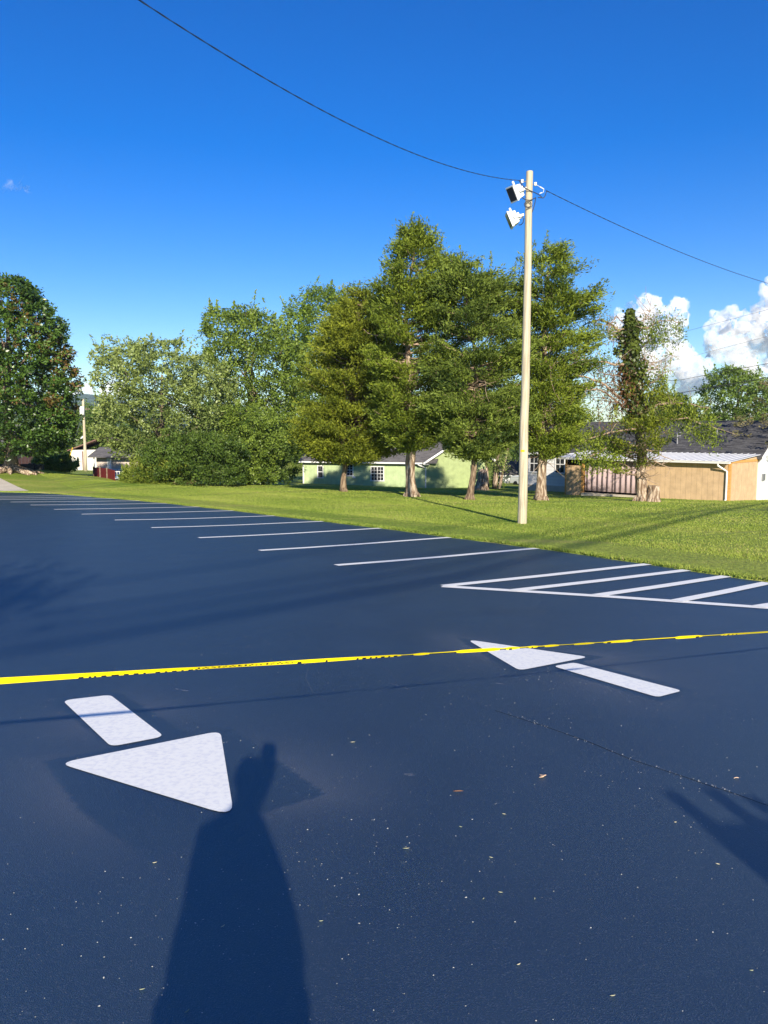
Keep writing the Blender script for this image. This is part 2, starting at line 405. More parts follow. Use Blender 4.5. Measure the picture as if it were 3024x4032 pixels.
# ------------------------------------------------------------------ grass blades
M['blade'] = leaf_mat('grass_blade', (.155, .255, .026), (.40, .46, .085), third=(.50, .42, .18), rough=.6, spec=.25, trans=.35)
def blades(name, N, dmin, dmax, w, h, powr=1.0):
    i = rng.integers(0, len(EF) - 1, N * 2); t = rng.random(N * 2)
    d = dmin + (dmax - dmin) * rng.random(N * 2) ** powr
    base = EF[i] * (1 - t)[:, None] + EF[i + 1] * t[:, None]
    q = base[:, :2] + NRM[i] * d[:, None]
    keep = (q[:, 1] < 62) & (np.abs(q[:, 0]) < .56 * q[:, 1] + 1.5) & (q[:, 1] > 4) & ~inside(q[:, 0], q[:, 1], poly2)
    # no lawn blades on the concrete drive
    keep &= ~((q[:, 0] < -16.2) & (q[:, 1] > 36) & (q[:, 0] < -14.8 - (q[:, 1] - 38.2) * .75))
    q = q[keep][:N]; N = len(q); d = d[keep][:N]
    patch = .5 + .5 * np.sin(q[:, 0] * .9 + 1.7 * np.sin(q[:, 1] * .35)) * np.sin(q[:, 1] * .6 + q[:, 0] * .3)
    z = tz(q[:, 0], q[:, 1]) + np.where(d < 3, .02, 0.0)
    th = rng.random(N) * 6.283; ww = w * (.6 + .8 * rng.random(N)); hh = h * (.5 + rng.random(N)) * np.where(d < .2, 1.35, 1)
    sx = np.cos(th) * ww * .5; sy = np.sin(th) * ww * .5
    lx = rng.normal(0, .55, N) * hh; ly = rng.normal(0, .55, N) * hh
    V = np.empty((N, 3, 3))
    V[:, 0] = np.stack([q[:, 0] - sx, q[:, 1] - sy, z], 1)
    V[:, 1] = np.stack([q[:, 0] + sx, q[:, 1] + sy, z], 1)
    V[:, 2] = np.stack([q[:, 0] + lx, q[:, 1] + ly, z + hh], 1)
    tint = np.clip(.25 + .40 * patch + rng.normal(0, .22, N), 0, 1)
    return fast_mesh(name, V.reshape(-1, 3), np.arange(3 * N).reshape(N, 3), M['blade'], tint=np.repeat(tint, 3))
gb = blades('grass', 260000, 0.0, 9.0, .018, .034, 1.35); tag(gb, 'short mown green grass along the asphalt edge', 'grass', kind='stuff')
gb2 = blades('grass', 170000, 7.0, 38.0, .040, .036, 1.3); tag(gb2, 'short mown lawn grass under the trees farther off', 'grass', kind='stuff')

# ------------------------------------------------------------------ concrete drive, painted lines
def sheet(pts2, dz, name, m, n=10):
    a, b, c, d = [np.array(p) for p in pts2]; vs = []; fs = []
    for i in range(n + 1):
        for j in range(n + 1):
            s, t = i / n, j / n
            q = (a * (1 - s) + b * s) * (1 - t) + (d * (1 - s) + c * s) * t
            vs.append((q[0], q[1], T(q[0], q[1]) + dz))
    for i in range(n):
        for j in range(n): fs.append((i * (n + 1) + j, i * (n + 1) + j + 1, (i + 1) * (n + 1) + j + 1, (i + 1) * (n + 1) + j))
    mb = MB(); mb.add(vs, fs); o = mb.build(name, m); return o
p1 = G(116, 1938); p2 = P(0, 1884, 43)
dv = (p2 - p1)[:2]; p3 = p2[:2] + dv * 1.5
dr = sheet([p1[:2] + np.array([.1, -.25]), p3, p3 + np.array([-6, -7]), p1[:2] + np.array([-9, -.15])], .055, 'driveway', M['concrete'], 14)
dr['kind'] = 'structure'

def strip(mb, pts_px, w, dz, px=True):
    pts = np.array([G(*p) for p in pts_px]) if px else np.array(pts_px)
    t = np.gradient(pts[:, :2], axis=0); t /= np.linalg.norm(t, axis=1)[:, None]
    nn = np.stack([-t[:, 1], t[:, 0]], 1) * w / 2
    vs = []
    for p, q in zip(pts, nn):
        for s in (1, -1):
            x, y = p[0] + s * q[0], p[1] + s * q[1]; vs.append((x, y, plane(x, y) + dz))
    fs = [(2 * i + 1, 2 * i + 3, 2 * i + 2, 2 * i) for i in range(len(pts) - 1)]
    mb.add(vs, fs); return mb
RE = [[2116, 2159], [1774, 2116], [1501, 2080], [1271, 2053], [1086, 2031], [924, 2011], [785, 1996], [661, 1982], [555, 1972], [454, 1963], [366, 1957], [296, 1951]]
LE = [[1323, 2226], [1022, 2168], [782, 2118], [596, 2078], [452, 2048], [321, 2025], [213, 2006], [120, 1989], [41, 1977], [-40, 1967], [-110, 1962], [-150, 1956]]
lab = ['nearest white parking line, the next one past the hatched corner',
       'second white parking line past the hatched corner, ending left of the light pole',
       'third white parking line past the hatched corner of the lot',
       'fourth white parking line past the hatched corner, below the tall cedars',
       'fifth white parking line past the hatched corner, midway along the row',
       'sixth white parking line past the hatched corner, ending at the grass',
       'seventh white parking line past the hatched corner, thin with distance',
       'eighth white parking line past the hatched corner, near the bushes',
       'fourth from last white parking line before the concrete drive',
       'third from last white parking line, cut by the left edge of the photo',
       'last but one white parking line before the concrete drive',
       'farthest white parking line, just before the concrete drive']
for i, (r_, l_) in enumerate(zip(RE, LE)):
    mid = [(r_[0] + l_[0]) / 2, (r_[1] + l_[1]) / 2 + (2.2 if i < 5 else .8)]
    mb = MB(); strip(mb, [l_, [(l_[0] * 3 + r_[0]) / 4, (l_[1] * 3 + r_[1]) / 4 + (1.8 if i < 5 else .6)], mid, [(l_[0] + 3 * r_[0]) / 4, (l_[1] + 3 * r_[1]) / 4 + (1 if i < 5 else .3)], r_], .17, .005)
    o = mb.build('parking_line', M['stripe'], origin=G(*l_))
    tag(o, lab[i], 'road marking', 'white stall lines painted along the lot')
hm = thing('hatched_marking', 'white hatched no parking corner painted by the lawn edge', 'road marking', G(1748, 2310))
mb = MB(); strip(mb, [(1742, 2309), (2400, 2350), (3024, 2394), (3700, 2446)], .17, .005); part(mb, 'border_line', M['stripe'], hm)
for a, b in [((1748, 2309), (2556, 2222)), ((2019, 2327), (2706, 2246)), ((2350, 2346), (2861, 2270)), ((2664, 2368), (3024, 2296)), ((2985, 2391), (3330, 2335))]:
    mb = MB(); strip(mb, [a, ((a[0] + b[0]) / 2, (a[1] + b[1]) / 2 + 1.5), b], .17, .0085); part(mb, 'hatch_stripe', M['stripe'], hm)

def rounded(pts, r, n=6):
    pts = [np.array(p[:2]) for p in pts]; out = []
    for i in range(len(pts)):
        a, b, c = pts[i - 1], pts[i], pts[(i + 1) % len(pts)]
        u = (a - b) / np.linalg.norm(a - b); v = (c - b) / np.linalg.norm(c - b)
        ang = math.acos(np.clip(u @ v, -1, 1)); d = r / math.tan(ang / 2)
        d = min(d, .4 * np.linalg.norm(a - b), .4 * np.linalg.norm(c - b))
        s, e = b + u * d, b + v * d
        for t in np.linspace(0, 1, n): out.append((1 - t) ** 2 * s + 2 * t * (1 - t) * b + t * t * e)
    return np.array(out)
def flat(mb, pts, dz, r=.05):
    q = rounded(pts, r); vs = [(x, y, plane(x, y) + dz) for x, y in q]
    a = sum(q[i - 1][0] * q[i][1] - q[i][0] * q[i - 1][1] for i in range(len(q)))
    f = tuple(range(len(q))); mb.add(vs, [f if a > 0 else f[::-1]]); return mb
# overspray: a faint dusting of paint round the stencil's edge
def overspray_mat():
    m = bpy.data.materials.new('paint_overspray'); m.use_nodes = True
    nt = m.node_tree; n = nt.nodes; l = nt.links; b = n['Principled BSDF']
    b.inputs['Base Color'].default_value = (.5, .5, .52, 1); b.inputs['Roughness'].default_value = .7
    at = n.new('ShaderNodeAttribute'); at.attribute_name = 'tint'
    tr = n.new('ShaderNodeBsdfTransparent'); mx = n.new('ShaderNodeMixShader')
    l.new(at.outputs['Fac'], mx.inputs[0]); l.new(tr.outputs[0], mx.inputs[1]); l.new(b.outputs[0], mx.inputs[2])
    l.new(mx.outputs[0], n['Material Output'].inputs['Surface'])
    return m
M['spray'] = overspray_mat()
def seg_d(px, py, poly):
    d = np.full(px.shape, 1e9); best = np.zeros(px.shape)
    for i in range(len(poly)):
        a = np.array(poly[i - 1][:2]); b = np.array(poly[i][:2]); ab = b - a
        t = np.clip(((px - a[0]) * ab[0] + (py - a[1]) * ab[1]) / (ab @ ab), 0, 1)
        d = np.minimum(d, np.hypot(px - a[0] - t * ab[0], py - a[1] - t * ab[1]))
    return d
def overspray(root, outlines, lo, hi, amt):
    xs = np.arange(lo[0], hi[0], .025); ys = np.arange(lo[1], hi[1], .025)
    X, Y = np.meshgrid(xs, ys); x, y = X.ravel(), Y.ravel()
    a = np.zeros(len(x))
    for o, k in outlines:
        ii = inside(x, y, np.array([q[:2] for q in o])); d = seg_d(x, y, o)
        side = .55 + .45 * np.sin(np.arctan2(y - np.mean([q[1] for q in o]), x - np.mean([q[0] for q in o])) * 2 + k)
        a = np.maximum(a, np.exp(-d / .24) * side)
    for o, k in outlines: a[inside(x, y, np.array([q[:2] for q in o]))] = 0
    e = np.minimum.reduce([x - lo[0], hi[0] - x, y - lo[1], hi[1] - y]); a *= np.clip(e / .3, 0, 1) * amt
    nx, ny = len(xs), len(ys); I = np.arange(nx * ny).reshape(ny, nx)
    F = np.stack([I[:-1, :-1].ravel(), I[:-1, 1:].ravel(), I[1:, 1:].ravel(), I[1:, :-1].ravel()], 1)
    fast_mesh('overspray', np.stack([x, y, plane(x, y) + .002], 1), F, M['spray'], parent=root, origin=np.array(root.location), tint=a)

def grow(pts, k):
    c = np.mean([p[:2] for p in pts], axis=0); return [np.r_[c + (np.array(p[:2]) - c) * k, 0] for p in pts]
s1 = [GD(135, 1514), GD(238, 1502), GD(355, 1592), GD(240, 1614)]
h1 = [GD(126, 1650), GD(476, 1580), GD(506, 1766)]
ar = thing('arrow_marking', 'large white painted arrow pointing towards the camera, beside the shadow', 'road marking', h1[2], 'direction arrows painted on the lot')
part(flat(MB(), s1, .004, .06), 'arrow_shaft', M['paint'], ar); part(flat(MB(), h1, .004, .06), 'arrow_head', M['paint'], ar)
st1 = [GD(104, 1513), GD(257, 1496), GD(414, 1590), GD(252, 1622)]
st2 = [GD(92, 1645), GD(500, 1573), GD(705, 1717), GD(550, 1762), GD(330, 1860), GD(180, 1760)]
overspray(ar, [(st1, 0.0), (st2, 1.0)], (-3.0, 2.6), (.3, 6.0), .085)
s2 = [GD(1195, 1440), GD(1240, 1432), GD(1474, 1493), GD(1420, 1507)]
h2 = [GD(1008, 1382), GD(1272, 1420), GD(1122, 1449)]
ar2 = thing('arrow_marking', 'farther white painted arrow pointing away, crossed by the yellow tape', 'road marking', h2[0], 'direction arrows painted on the lot')
part(flat(MB(), s2, .004, .05), 'arrow_shaft', M['paint'], ar2); part(flat(MB(), h2, .004, .05), 'arrow_head', M['paint'], ar2)
st3 = [GD(1170, 1440), GD(1240, 1425), GD(1510, 1495), GD(1425, 1517)]
st4 = [GD(985, 1378), GD(1310, 1420), GD(1115, 1458)]
overspray(ar2, [(st3, 0.0), (st4, 2.0)], (0.2, 4.6), (3.2, 7.8), .10)

# ------------------------------------------------------------------ trees
def env_fn(env, Y, axis_px=None):
    """env rows (y, xl, xr) in photo display px -> callable z -> (axis x, left radius, right radius)"""
    env = sorted(env)
    zs, cx, lr, rr = [], [], [], []
    for (y, xl, xr) in env:
        a = PD(xl, y, Y); b = PD(xr, y, Y)
        c = (a[0] + b[0]) / 2 if axis_px is None else PD(min(max(axis_px(y), xl + 1), xr - 1), y, Y)[0]
        zs.append(a[2]); cx.append(c); lr.append(c - a[0]); rr.append(b[0] - c)
    zs = np.array(zs)[::-1]; cx = np.array(cx)[::-1]; lr = np.array(lr)[::-1]; rr = np.array(rr)[::-1]
    return lambda z: (np.interp(z, zs, cx), np.interp(z, zs, lr), np.interp(z, zs, rr)), zs[0], zs[-1]

def leaves(C, D, L, W, tint, name, m, parent, origin, bend=.25, NB=None):
    """kite leaves: centres C, axis D (unit), length L, width W"""
    N = len(C)
    up = rng.normal(0, 1, (N, 3))
    if NB is not None: up = up * .55 + NB
    S = np.cross(D, up); S /= np.linalg.norm(S, axis=1)[:, None] + 1e-9
    Nn = np.cross(S, D)
    L = np.broadcast_to(L, (N,))[:, None]; W = np.broadcast_to(W, (N,))[:, None]
    V = np.empty((N, 4, 3))
    V[:, 0] = C - D * L * .5
    V[:, 1] = C + S * W * .5 + Nn * bend * W * .5
    V[:, 2] = C + D * L * .5
    V[:, 3] = C - S * W * .5 + Nn * bend * W * .5
    return fast_mesh(name, V.reshape(-1, 3), np.arange(4 * N).reshape(N, 4), m, parent=parent, origin=origin, tint=np.repeat(tint, 4))

def wig(p0, p1, n, amp, sag=0):
    p0, p1 = np.array(p0, float), np.array(p1, float); t = np.linspace(0, 1, n)[:, None]
    q = p0 + (p1 - p0) * t; L = np.linalg.norm(p1 - p0)
    w = rng.normal(0, amp * L, (n, 3)); w[0] = 0; w[-1] = 0
    w = np.vstack([w[0], (w[:-2] + w[1:-1] + w[2:]) / 2, w[-1]])
    q = q + w; q[:, 2] -= sag * L * (4 * t * (1 - t))[:, 0]
    return q

def cedar(label, base, env, Y, axis_px, nb, mats, tint0=.5, trunk_r=.25, leafL=.18, leafW=.05, spray=62, dead=0, density=1.0, zfree=None, holes=.0, bark='bark', cat='tree', lower=None):
    bx, by = base[0], base[1]; bz = T(bx, by) - .02
    root = thing('cedar_tree', label, cat, (bx, by, bz), 'red cedars in a row on the lawn')
    fn, z0, z1 = env_fn(env, Y, axis_px)
    org = np.array([bx, by, bz])
    # trunk
    zz = np.linspace(bz, z1 - .25, 16)
    ax = np.array([fn(max(z, z0))[0] for z in zz]); t = np.clip((zz - bz) / max(z0 - bz, .1), 0, 1)
    ax = bx * (1 - t) + ax * t
    ax = ax + np.r_[0, rng.normal(0, .05, 15)]
    rad = trunk_r * (1 - np.linspace(0, 1, 16) ** .9 * .93); rad[0] *= 1.3; 
    tp = np.stack([ax, np.full(16, by) + np.r_[0, 0, rng.normal(0, .04, 14)], zz], 1)
    tp = np.insert(tp, 1, [bx * .9 + ax[1] * .1, by, bz + .22], axis=0); rad = np.insert(rad, 1, trunk_r * 1.12)
    mb = MB(); mb.tube(tp, rad, 14, wob=.10)
    for k in range(5):
        a = k * 1.25 + rng.random(); q = np.array([math.cos(a), math.sin(a), 0])
        mb.tube([org + q * trunk_r * .5 + [0, 0, .35], org + q * trunk_r * 1.3 + [0, 0, .10], org + q * trunk_r * 1.7 + [0, 0, -.06]], [trunk_r * .4, trunk_r * .34, .04], 7, wob=.08)
    part(mb, 'trunk', M[bark], root, smooth=True)
    wood = MB(); Cs = []; Ds = []; Ts = []; Ns = []
    hz = z1 - z0
    for b in range(nb):
        u = rng.random() ** 1.12
        z = z0 + hz * u
        cx_, l_, r_ = fn(z); th = rng.random() * 6.283
        if math.sin(z * 1.55 + 2.2 * math.sin(th + bx)) * math.sin(th * 2 + z * .7 + by) > .42: continue
        a = r_ if math.cos(th) > 0 else l_; bb = max((l_ + r_) / 2 * .95, .25)
        rad_ = math.hypot(a * math.cos(th), bb * math.sin(th))
        ln = rad_ * (.66 + .44 * rng.random() ** .8) if rng.random() > .22 else rad_ * (.25 + .4 * rng.random())
        dirh = np.array([a * math.cos(th), bb * math.sin(th), 0]) / max(rad_, 1e-3)
        zs_ = max(z - ln * (.10 + .35 * rng.random()) , z0 - .3)
        p0 = np.array([np.interp(zs_, zz, ax), by, zs_]); p1 = np.array([cx_, by, z]) + dirh * ln
        n = 8; path = wig(p0, p1, n, .03, sag=.05)
        wood.tube(path, np.linspace(max(.02, .022 * ln), .008, n), 5, cap=False)
        ns = max(2, int(ln * 3.0 * density) + 1)
        ttone = rng.normal(0, .16)
        for s in range(ns):
            f = .42 + .58 * (s + rng.random() * .6) / ns if ln > 1 else .3 + .7 * rng.random()
            f = min(f, 1.0); i = min(int(f * (n - 1)), n - 2); c = path[i] + (path[i + 1] - path[i]) * (f * (n - 1) - i)
            side = np.array([-dirh[1], dirh[0], 0]) * rng.normal(0, .30) * (.4 + ln * .25)
            ddr = dirh * .8 + side * .8 + np.array([0, 0, .25 + .35 * rng.random()]); ddr /= np.linalg.norm(ddr)
            c = c + side
            m_ = int(spray * (.6 + .7 * rng.random()))
            sz = (.13 + .42 * rng.random() ** 1.6); m_ = max(12, int(m_ * sz / .26))
            off = rng.normal(0, 1, (m_, 3)); off /= np.linalg.norm(off, axis=1)[:, None]; off *= rng.random((m_, 1)) ** .4
            nb_ = off * [1, 1, 1.2] + [0, 0, .35]
            off = off * np.array([sz * 1.15, sz * 1.15, sz * .62])
            cc = c + off + ddr * (rng.random((m_, 1)) ** 2 * .6)
            dd = ddr + rng.normal(0, .55, (m_, 3)) + off * .9; dd[:, 2] += rng.choice([.25, -.35], m_) * 1; dd /= np.linalg.norm(dd, axis=1)[:, None]
            Cs.append(cc); Ds.append(dd); Ns.append(nb_)
            Ts.append(np.clip(tint0 + ttone + rng.normal(0, .10) + rng.normal(0, .13, m_), 0, 1))
    for k in range(26):                        # upright leaders along the upper outline
        z = z0 + hz * (.5 + .48 * rng.random()); cx_, l_, r_ = fn(z); th = rng.random() * 6.283
        a = r_ if math.cos(th) > 0 else l_; q = np.array([cx_ + a * math.cos(th) * (.55 + .45 * rng.random()), by + (l_ + r_) / 2 * math.sin(th) * .8, z])
        h = .5 + .9 * rng.random(); m_ = int(55 * h); f = rng.random((m_, 1)); lean = np.array([rng.normal(0, .22), rng.normal(0, .2), 1.0])
        Cs.append(q + lean * h * f + rng.normal(0, .12, (m_, 3)) * (1.15 - f)); d_ = lean + rng.normal(0, .55, (m_, 3)); Ds.append(d_ / np.linalg.norm(d_, axis=1)[:, None])
        Ns.append(rng.normal(0, .8, (m_, 3)) + [0, 0, .3]); Ts.append(np.clip(tint0 + .05 + rng.normal(0, .12, m_), 0, 1))
    for d in range(dead):
        z = (z0 - .5) + hz * .55 * rng.random(); cx_, l_, r_ = fn(max(z, z0)); th = rng.random() * 6.283
        ln = (l_ + r_) / 2 * (.5 + .55 * rng.random())
        p0 = np.array([np.interp(z, zz, ax), by, z]); p1 = p0 + np.array([math.cos(th) * ln, math.sin(th) * ln, ln * rng.normal(-.05, .25)])
        path = wig(p0, p1, 7, .05); wood.tube(path, np.linspace(.035, .012, 7), 5, cap=False)
        for q in range(3):
            i = rng.integers(2, 6); wood.tube(wig(path[i], path[i] + rng.normal(0, .45, 3), 4, .06), np.linspace(.014, .006, 4), 4, cap=False)
    part(wood, 'branch', M['deadwood'] if dead else M['bark'], root, smooth=True)
    C = np.vstack(Cs); D = np.vstack(Ds); N = len(C)
    leaves(C, D, leafL * (.6 + .8 * rng.random(N)), leafW * (.6 + .8 * rng.random(N)), np.concatenate(Ts), 'crown', mats, root, org, NB=np.vstack(Ns))
    return root, org, fn

def broadleaf(name, label, base, env, Y, m, ncl, per, clump=.45, leaf=.16, trunk_r=.22, tint0=.5, group=None, axis_px=None, shell=.42, flat=.7, bark='bark2', trunk=True, limbs=14, depthf=.95, cat='tree', tone=None, droop=0.0, wl=.55, spread=.16, tip=0):
    bx, by = base[0], base[1]; bz = T(bx, by) - .03; org = np.array([bx, by, bz])
    root = thing(name, label, cat, org, group)
    fn, z0, z1 = env_fn(env, Y, axis_px); hz = z1 - z0
    zs = np.linspace(z0, z1, 200); rr = np.array([sum(fn(z)[1:]) for z in zs]); pdf = rr + .15 * rr.max(); pdf /= pdf.sum()
    def pts(n, sh, kmin=0):
        z = rng.choice(zs, n, p=pdf) + rng.normal(0, hz / 200, n)
        c, l, r = fn(z); th = rng.random(n) * 6.283
        a = np.where(np.cos(th) > 0, r, l); b = (l + r) / 2 * depthf
        k = np.clip(rng.random(n) ** sh, kmin, 1)
        return np.stack([c + k * a * np.cos(th), by + k * b * np.sin(th), z], 1), k
    if trunk:
        mb = MB(); top = np.array([fn(z0 + hz * .75)[0], by, z0 + hz * .75])
        tp = wig(org, top, 9, .012); rd = np.linspace(trunk_r, trunk_r * .25, 9); rd[0] *= 1.5
        mb.tube(tp, rd, 12, wob=.06)
        part(mb, 'trunk', M[bark], root, smooth=True)
        wood = MB()
        for q, k in zip(*pts(limbs, .3, .5)):
            i = rng.integers(2, 8); wood.tube(wig(tp[i], q, 7, .05), np.linspace(rd[i] * .45, .012, 7), 6, cap=False)
        part(wood, 'branch', M[bark], root, smooth=True)
    C, k = pts(ncl, shell)
    # patchy gaps: drop clumps in noise holes
    nz = np.sin(C[:, 0] * 1.9 + 3 * np.sin(C[:, 2] * 1.1)) * np.sin(C[:, 2] * 2.3 + C[:, 1] * 1.7)
    C = C[nz > -.62]; n = len(C)
    sz = clump * (.55 + .9 * rng.random(n))
    tt = tint0 + rng.normal(0, spread, n)
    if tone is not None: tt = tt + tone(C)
    N = n * per
    off = rng.normal(0, 1, (n, per, 3)); off /= np.linalg.norm(off, axis=2)[:, :, None]; off *= rng.random((n, per, 1)) ** .45
    off[:, :, 2] *= flat
    cc = (C[:, None, :] + off * sz[:, None, None]).reshape(-1, 3)
    outw = np.stack([C[:, 0] - bx, C[:, 1] - by, np.zeros(n)], 1); outw /= np.linalg.norm(outw, axis=1)[:, None] + 1e-6
    dd = (off + .6 * outw[:, None, :]).reshape(-1, 3) + rng.normal(0, .6, (N, 3)); dd[:, 2] -= droop; dd /= np.linalg.norm(dd, axis=1)[:, None]
    nb_ = off.reshape(-1, 3) * 1.0 + [0, 0, .4]
    ti = np.clip(np.repeat(tt, per) + rng.normal(0, .12, N), 0, 1)
    if tip:                                    # upright leafy shoots breaking the outline
        Q, kk = pts(tip, .12, .85); Lc = []; Ld = []
        for q in Q:
            if q[2] < z0 + hz * .45: continue
            h = clump * (1.0 + 1.6 * rng.random()); m_ = int(per * .8)
            d0 = np.array([rng.normal(0, .25), rng.normal(0, .25), 1.0]); f = rng.random((m_, 1))
            Lc.append(q + d0 * h * f + rng.normal(0, .10, (m_, 3)) * (1.2 - f)); Ld.append(d0 + rng.normal(0, .7, (m_, 3)))
        if Lc:
            a = np.vstack(Lc); b = np.vstack(Ld); b /= np.linalg.norm(b, axis=1)[:, None]
            cc = np.vstack([cc, a]); dd = np.vstack([dd, b]); nb_ = np.vstack([nb_, rng.normal(0, 1, a.shape)]); ti = np.r_[ti, np.clip(tint0 + .15 + rng.normal(0, .15, len(a)), 0, 1)]; N = len(cc)
    leaves(cc, dd, leaf * (.65 + .7 * rng.random(N)), leaf * wl * (.7 + .6 * rng.random(N)), ti, 'crown' if trunk else 'foliage', m, root, org, NB=nb_)
    return root

M['cedarA'] = leaf_mat('olive_cedar_foliage', (.052, .086, .010), (.310, .345, .032), rough=.6, spec=.2, trans=.2)
M['cedarB'] = leaf_mat('cedar_foliage', (.046, .084, .012), (.275, .340, .035), rough=.6, spec=.2, trans=.2)
M['cedarC'] = leaf_mat('grey_green_cedar_foliage', (.045, .082, .018), (.255, .325, .048), rough=.6, spec=.2, trans=.2)
M['maple'] = leaf_mat('silver_maple_leaf', (.058, .104, .022), (.330, .400, .110), rough=.42, spec=.4, trans=.25)
M['maple2'] = leaf_mat('green_broad_leaf', (.050, .100, .014), (.260, .350, .050), rough=.45, spec=.35, trans=.25)
M['walnut'] = leaf_mat('bright_green_leaf', (.044, .090, .010), (.240, .340, .038), rough=.5, spec=.3, trans=.3)
M['shrub'] = leaf_mat('dark_shrub_leaf', (.032, .068, .012), (.160, .240, .036), rough=.5, spec=.3, trans=.25)
M['weed'] = leaf_mat('yellow_green_weed_leaf', (0.098, 0.156, 0.018), (0.336, 0.378, 0.056), rough=.6, spec=.2, trans=.3)
M['magnolia'] = leaf_mat('glossy_magnolia_leaf', (0.017, 0.041, 0.010), (0.090, 0.165, 0.024), third=(.15, .092, .028), rough=.36, spec=.45, trans=.08)
M['ivy'] = leaf_mat('ivy_leaf', (.036, .060, .012), (.150, .190, .034), rough=.35, spec=.4, trans=.15)
M['brownleaf'] = leaf_mat('browning_leaf', (0.084, 0.096, 0.030), (0.260, 0.221, 0.098), rough=.6, spec=.2, trans=.25)
M['deadleaf'] = leaf_mat('dead_cedar_foliage', (.10, .045, .02), (.26, .14, .07), rough=.8, spec=.1, trans=.15)
M['farleaf'] = leaf_mat('far_tree_leaf', (0.043, 0.089, 0.020), (0.208, 0.296, 0.054), rough=.6, spec=.2, trans=.2)

def at(x, y, Y): p = PD(x, y, Y); return (p[0], p[1])
lin = lambda pts: (lambda y: float(np.interp(y, [p[0] for p in pts], [p[1] for p in pts])))
cedar('olive green red cedar on a thin dark trunk in front of the green house windows', at(742, 1062, 41),
      [(632, 765, 800), (655, 738, 835), (695, 705, 865), (750, 682, 885), (800, 664, 892), (850, 650, 895), (900, 642, 892), (938, 640, 884), (966, 652, 874), (988, 678, 834)],
      41, lin([(640, 780), (800, 765), (1005, 745)]), 400, M['cedarA'], .55, .145, density=1.2)  # dark bark puts this trunk's shade into its colour
cedar('tallest red cedar with a thick peeling trunk and a gap near its top', at(889, 1073, 38),
      [(495, 893, 908), (518, 866, 930), (550, 848, 972), (580, 828, 990), (612, 818, 985), (645, 808, 1000), (690, 812, 1000), (740, 800, 1010), (800, 795, 1012), (860, 800, 1005), (900, 812, 990), (937, 835, 962), (968, 858, 930)],
      38, lin([(495, 901), (660, 876), (985, 889)]), 380, M['cedarB'], .55, .27, density=1.05, bark='palebark', dead=8)
cedar('grey green red cedar on a leaning dark trunk left of the light pole', at(1015, 1080, 36.5),
      [(570, 995, 1012), (586, 980, 1060), (612, 950, 1100), (650, 930, 1130), (700, 920, 1150), (760, 912, 1156), (820, 915, 1152), (880, 920, 1148), (922, 930, 1138), (956, 955, 1110), (981, 988, 1062)],
      36.5, lin([(572, 1003), (800, 1030), (1005, 1022)]), 410, M['cedarC'], .54, .16, density=1.15, dead=8)  # dark bark colour stands in for shade on the trunk
cedar('open red cedar right of the light pole with bare lower twigs and pale trunk', at(1168, 1081, 37),
      [(538, 1180, 1196), (560, 1150, 1245), (590, 1110, 1256), (615, 1088, 1275), (645, 1090, 1312), (685, 1105, 1304), (730, 1100, 1296), (790, 1100, 1285), (850, 1108, 1275), (900, 1115, 1262), (945, 1122, 1255), (980, 1142, 1225)],
      37, lin([(538, 1188), (700, 1178), (990, 1172)]), 280, M['cedarB'], .55, .24, density=1.0, bark='palebark', dead=40)
# the ivy-covered cedar
eb = at(1388, 1083, 37.5)
ivyroot, eo, efn = cedar('ivy topped ragged cedar with thick pale trunk in front of the tan porch', eb,
      [(845, 1355, 1440), (875, 1345, 1480), (900, 1310, 1540), (922, 1262, 1552), (942, 1242, 1490), (960, 1238, 1400), (990, 1250, 1395), (1012, 1285, 1385)],
      37.5, lin([(850, 1375), (1008, 1385)]), 40, M['cedarA'], .5, .30, density=.75, bark='palebark', dead=26)
tp = np.array([PD(1388, 1000, 37.5), PD(1380, 900, 37.5), PD(1366, 800, 37.5), PD(1360, 730, 37.5), PD(1358, 680, 37.5)])
mb = MB(); mb.tube(tp, [.24, .24, .2, .14, .04], 12, wob=.1); part(mb, 'upper_trunk', M['bark2'], ivyroot, smooth=True)
# ivy sleeve
Cs = []; Ts = []
for k in range(3800):
    y = 668 + (915 - 668) * rng.random() ** .9
    cxp = np.interp(y, [668, 730, 800, 900], [1361, 1360, 1364, 1378]); w = np.interp(y, [668, 700, 760, 830, 915], [7, 20, 30, 31, 26])
    a = rng.random() * 6.283; c = PD(cxp, y, 37.5); w = w * (1 + (.9 * rng.random() if rng.random() < .14 else 0)); rr_ = w / 1661 * 37.5 * rng.random() ** .35 * (.72 + .42 * math.sin(y * .11 + 1.5 * math.sin(a * 1.0)) * math.sin(y * .047 + a) + .25 * rng.random())
    Cs.append(c + [rr_ * math.cos(a), rr_ * math.sin(a), 0]); Ts.append(.45 + .2 * math.sin(y * .09 + a * 2) + rng.normal(0, .18))
C = np.array(Cs); D = rng.normal(0, 1, C.shape); D[:, 2] -= .6; D /= np.linalg.norm(D, axis=1)[:, None]
leaves(C, D, .17, .15, np.clip(Ts, 0, 1), 'ivy', M['ivy'], ivyroot, eo)
wood = MB(); Cs = []; Ds = []; Ts = []; dC = []; dD = []
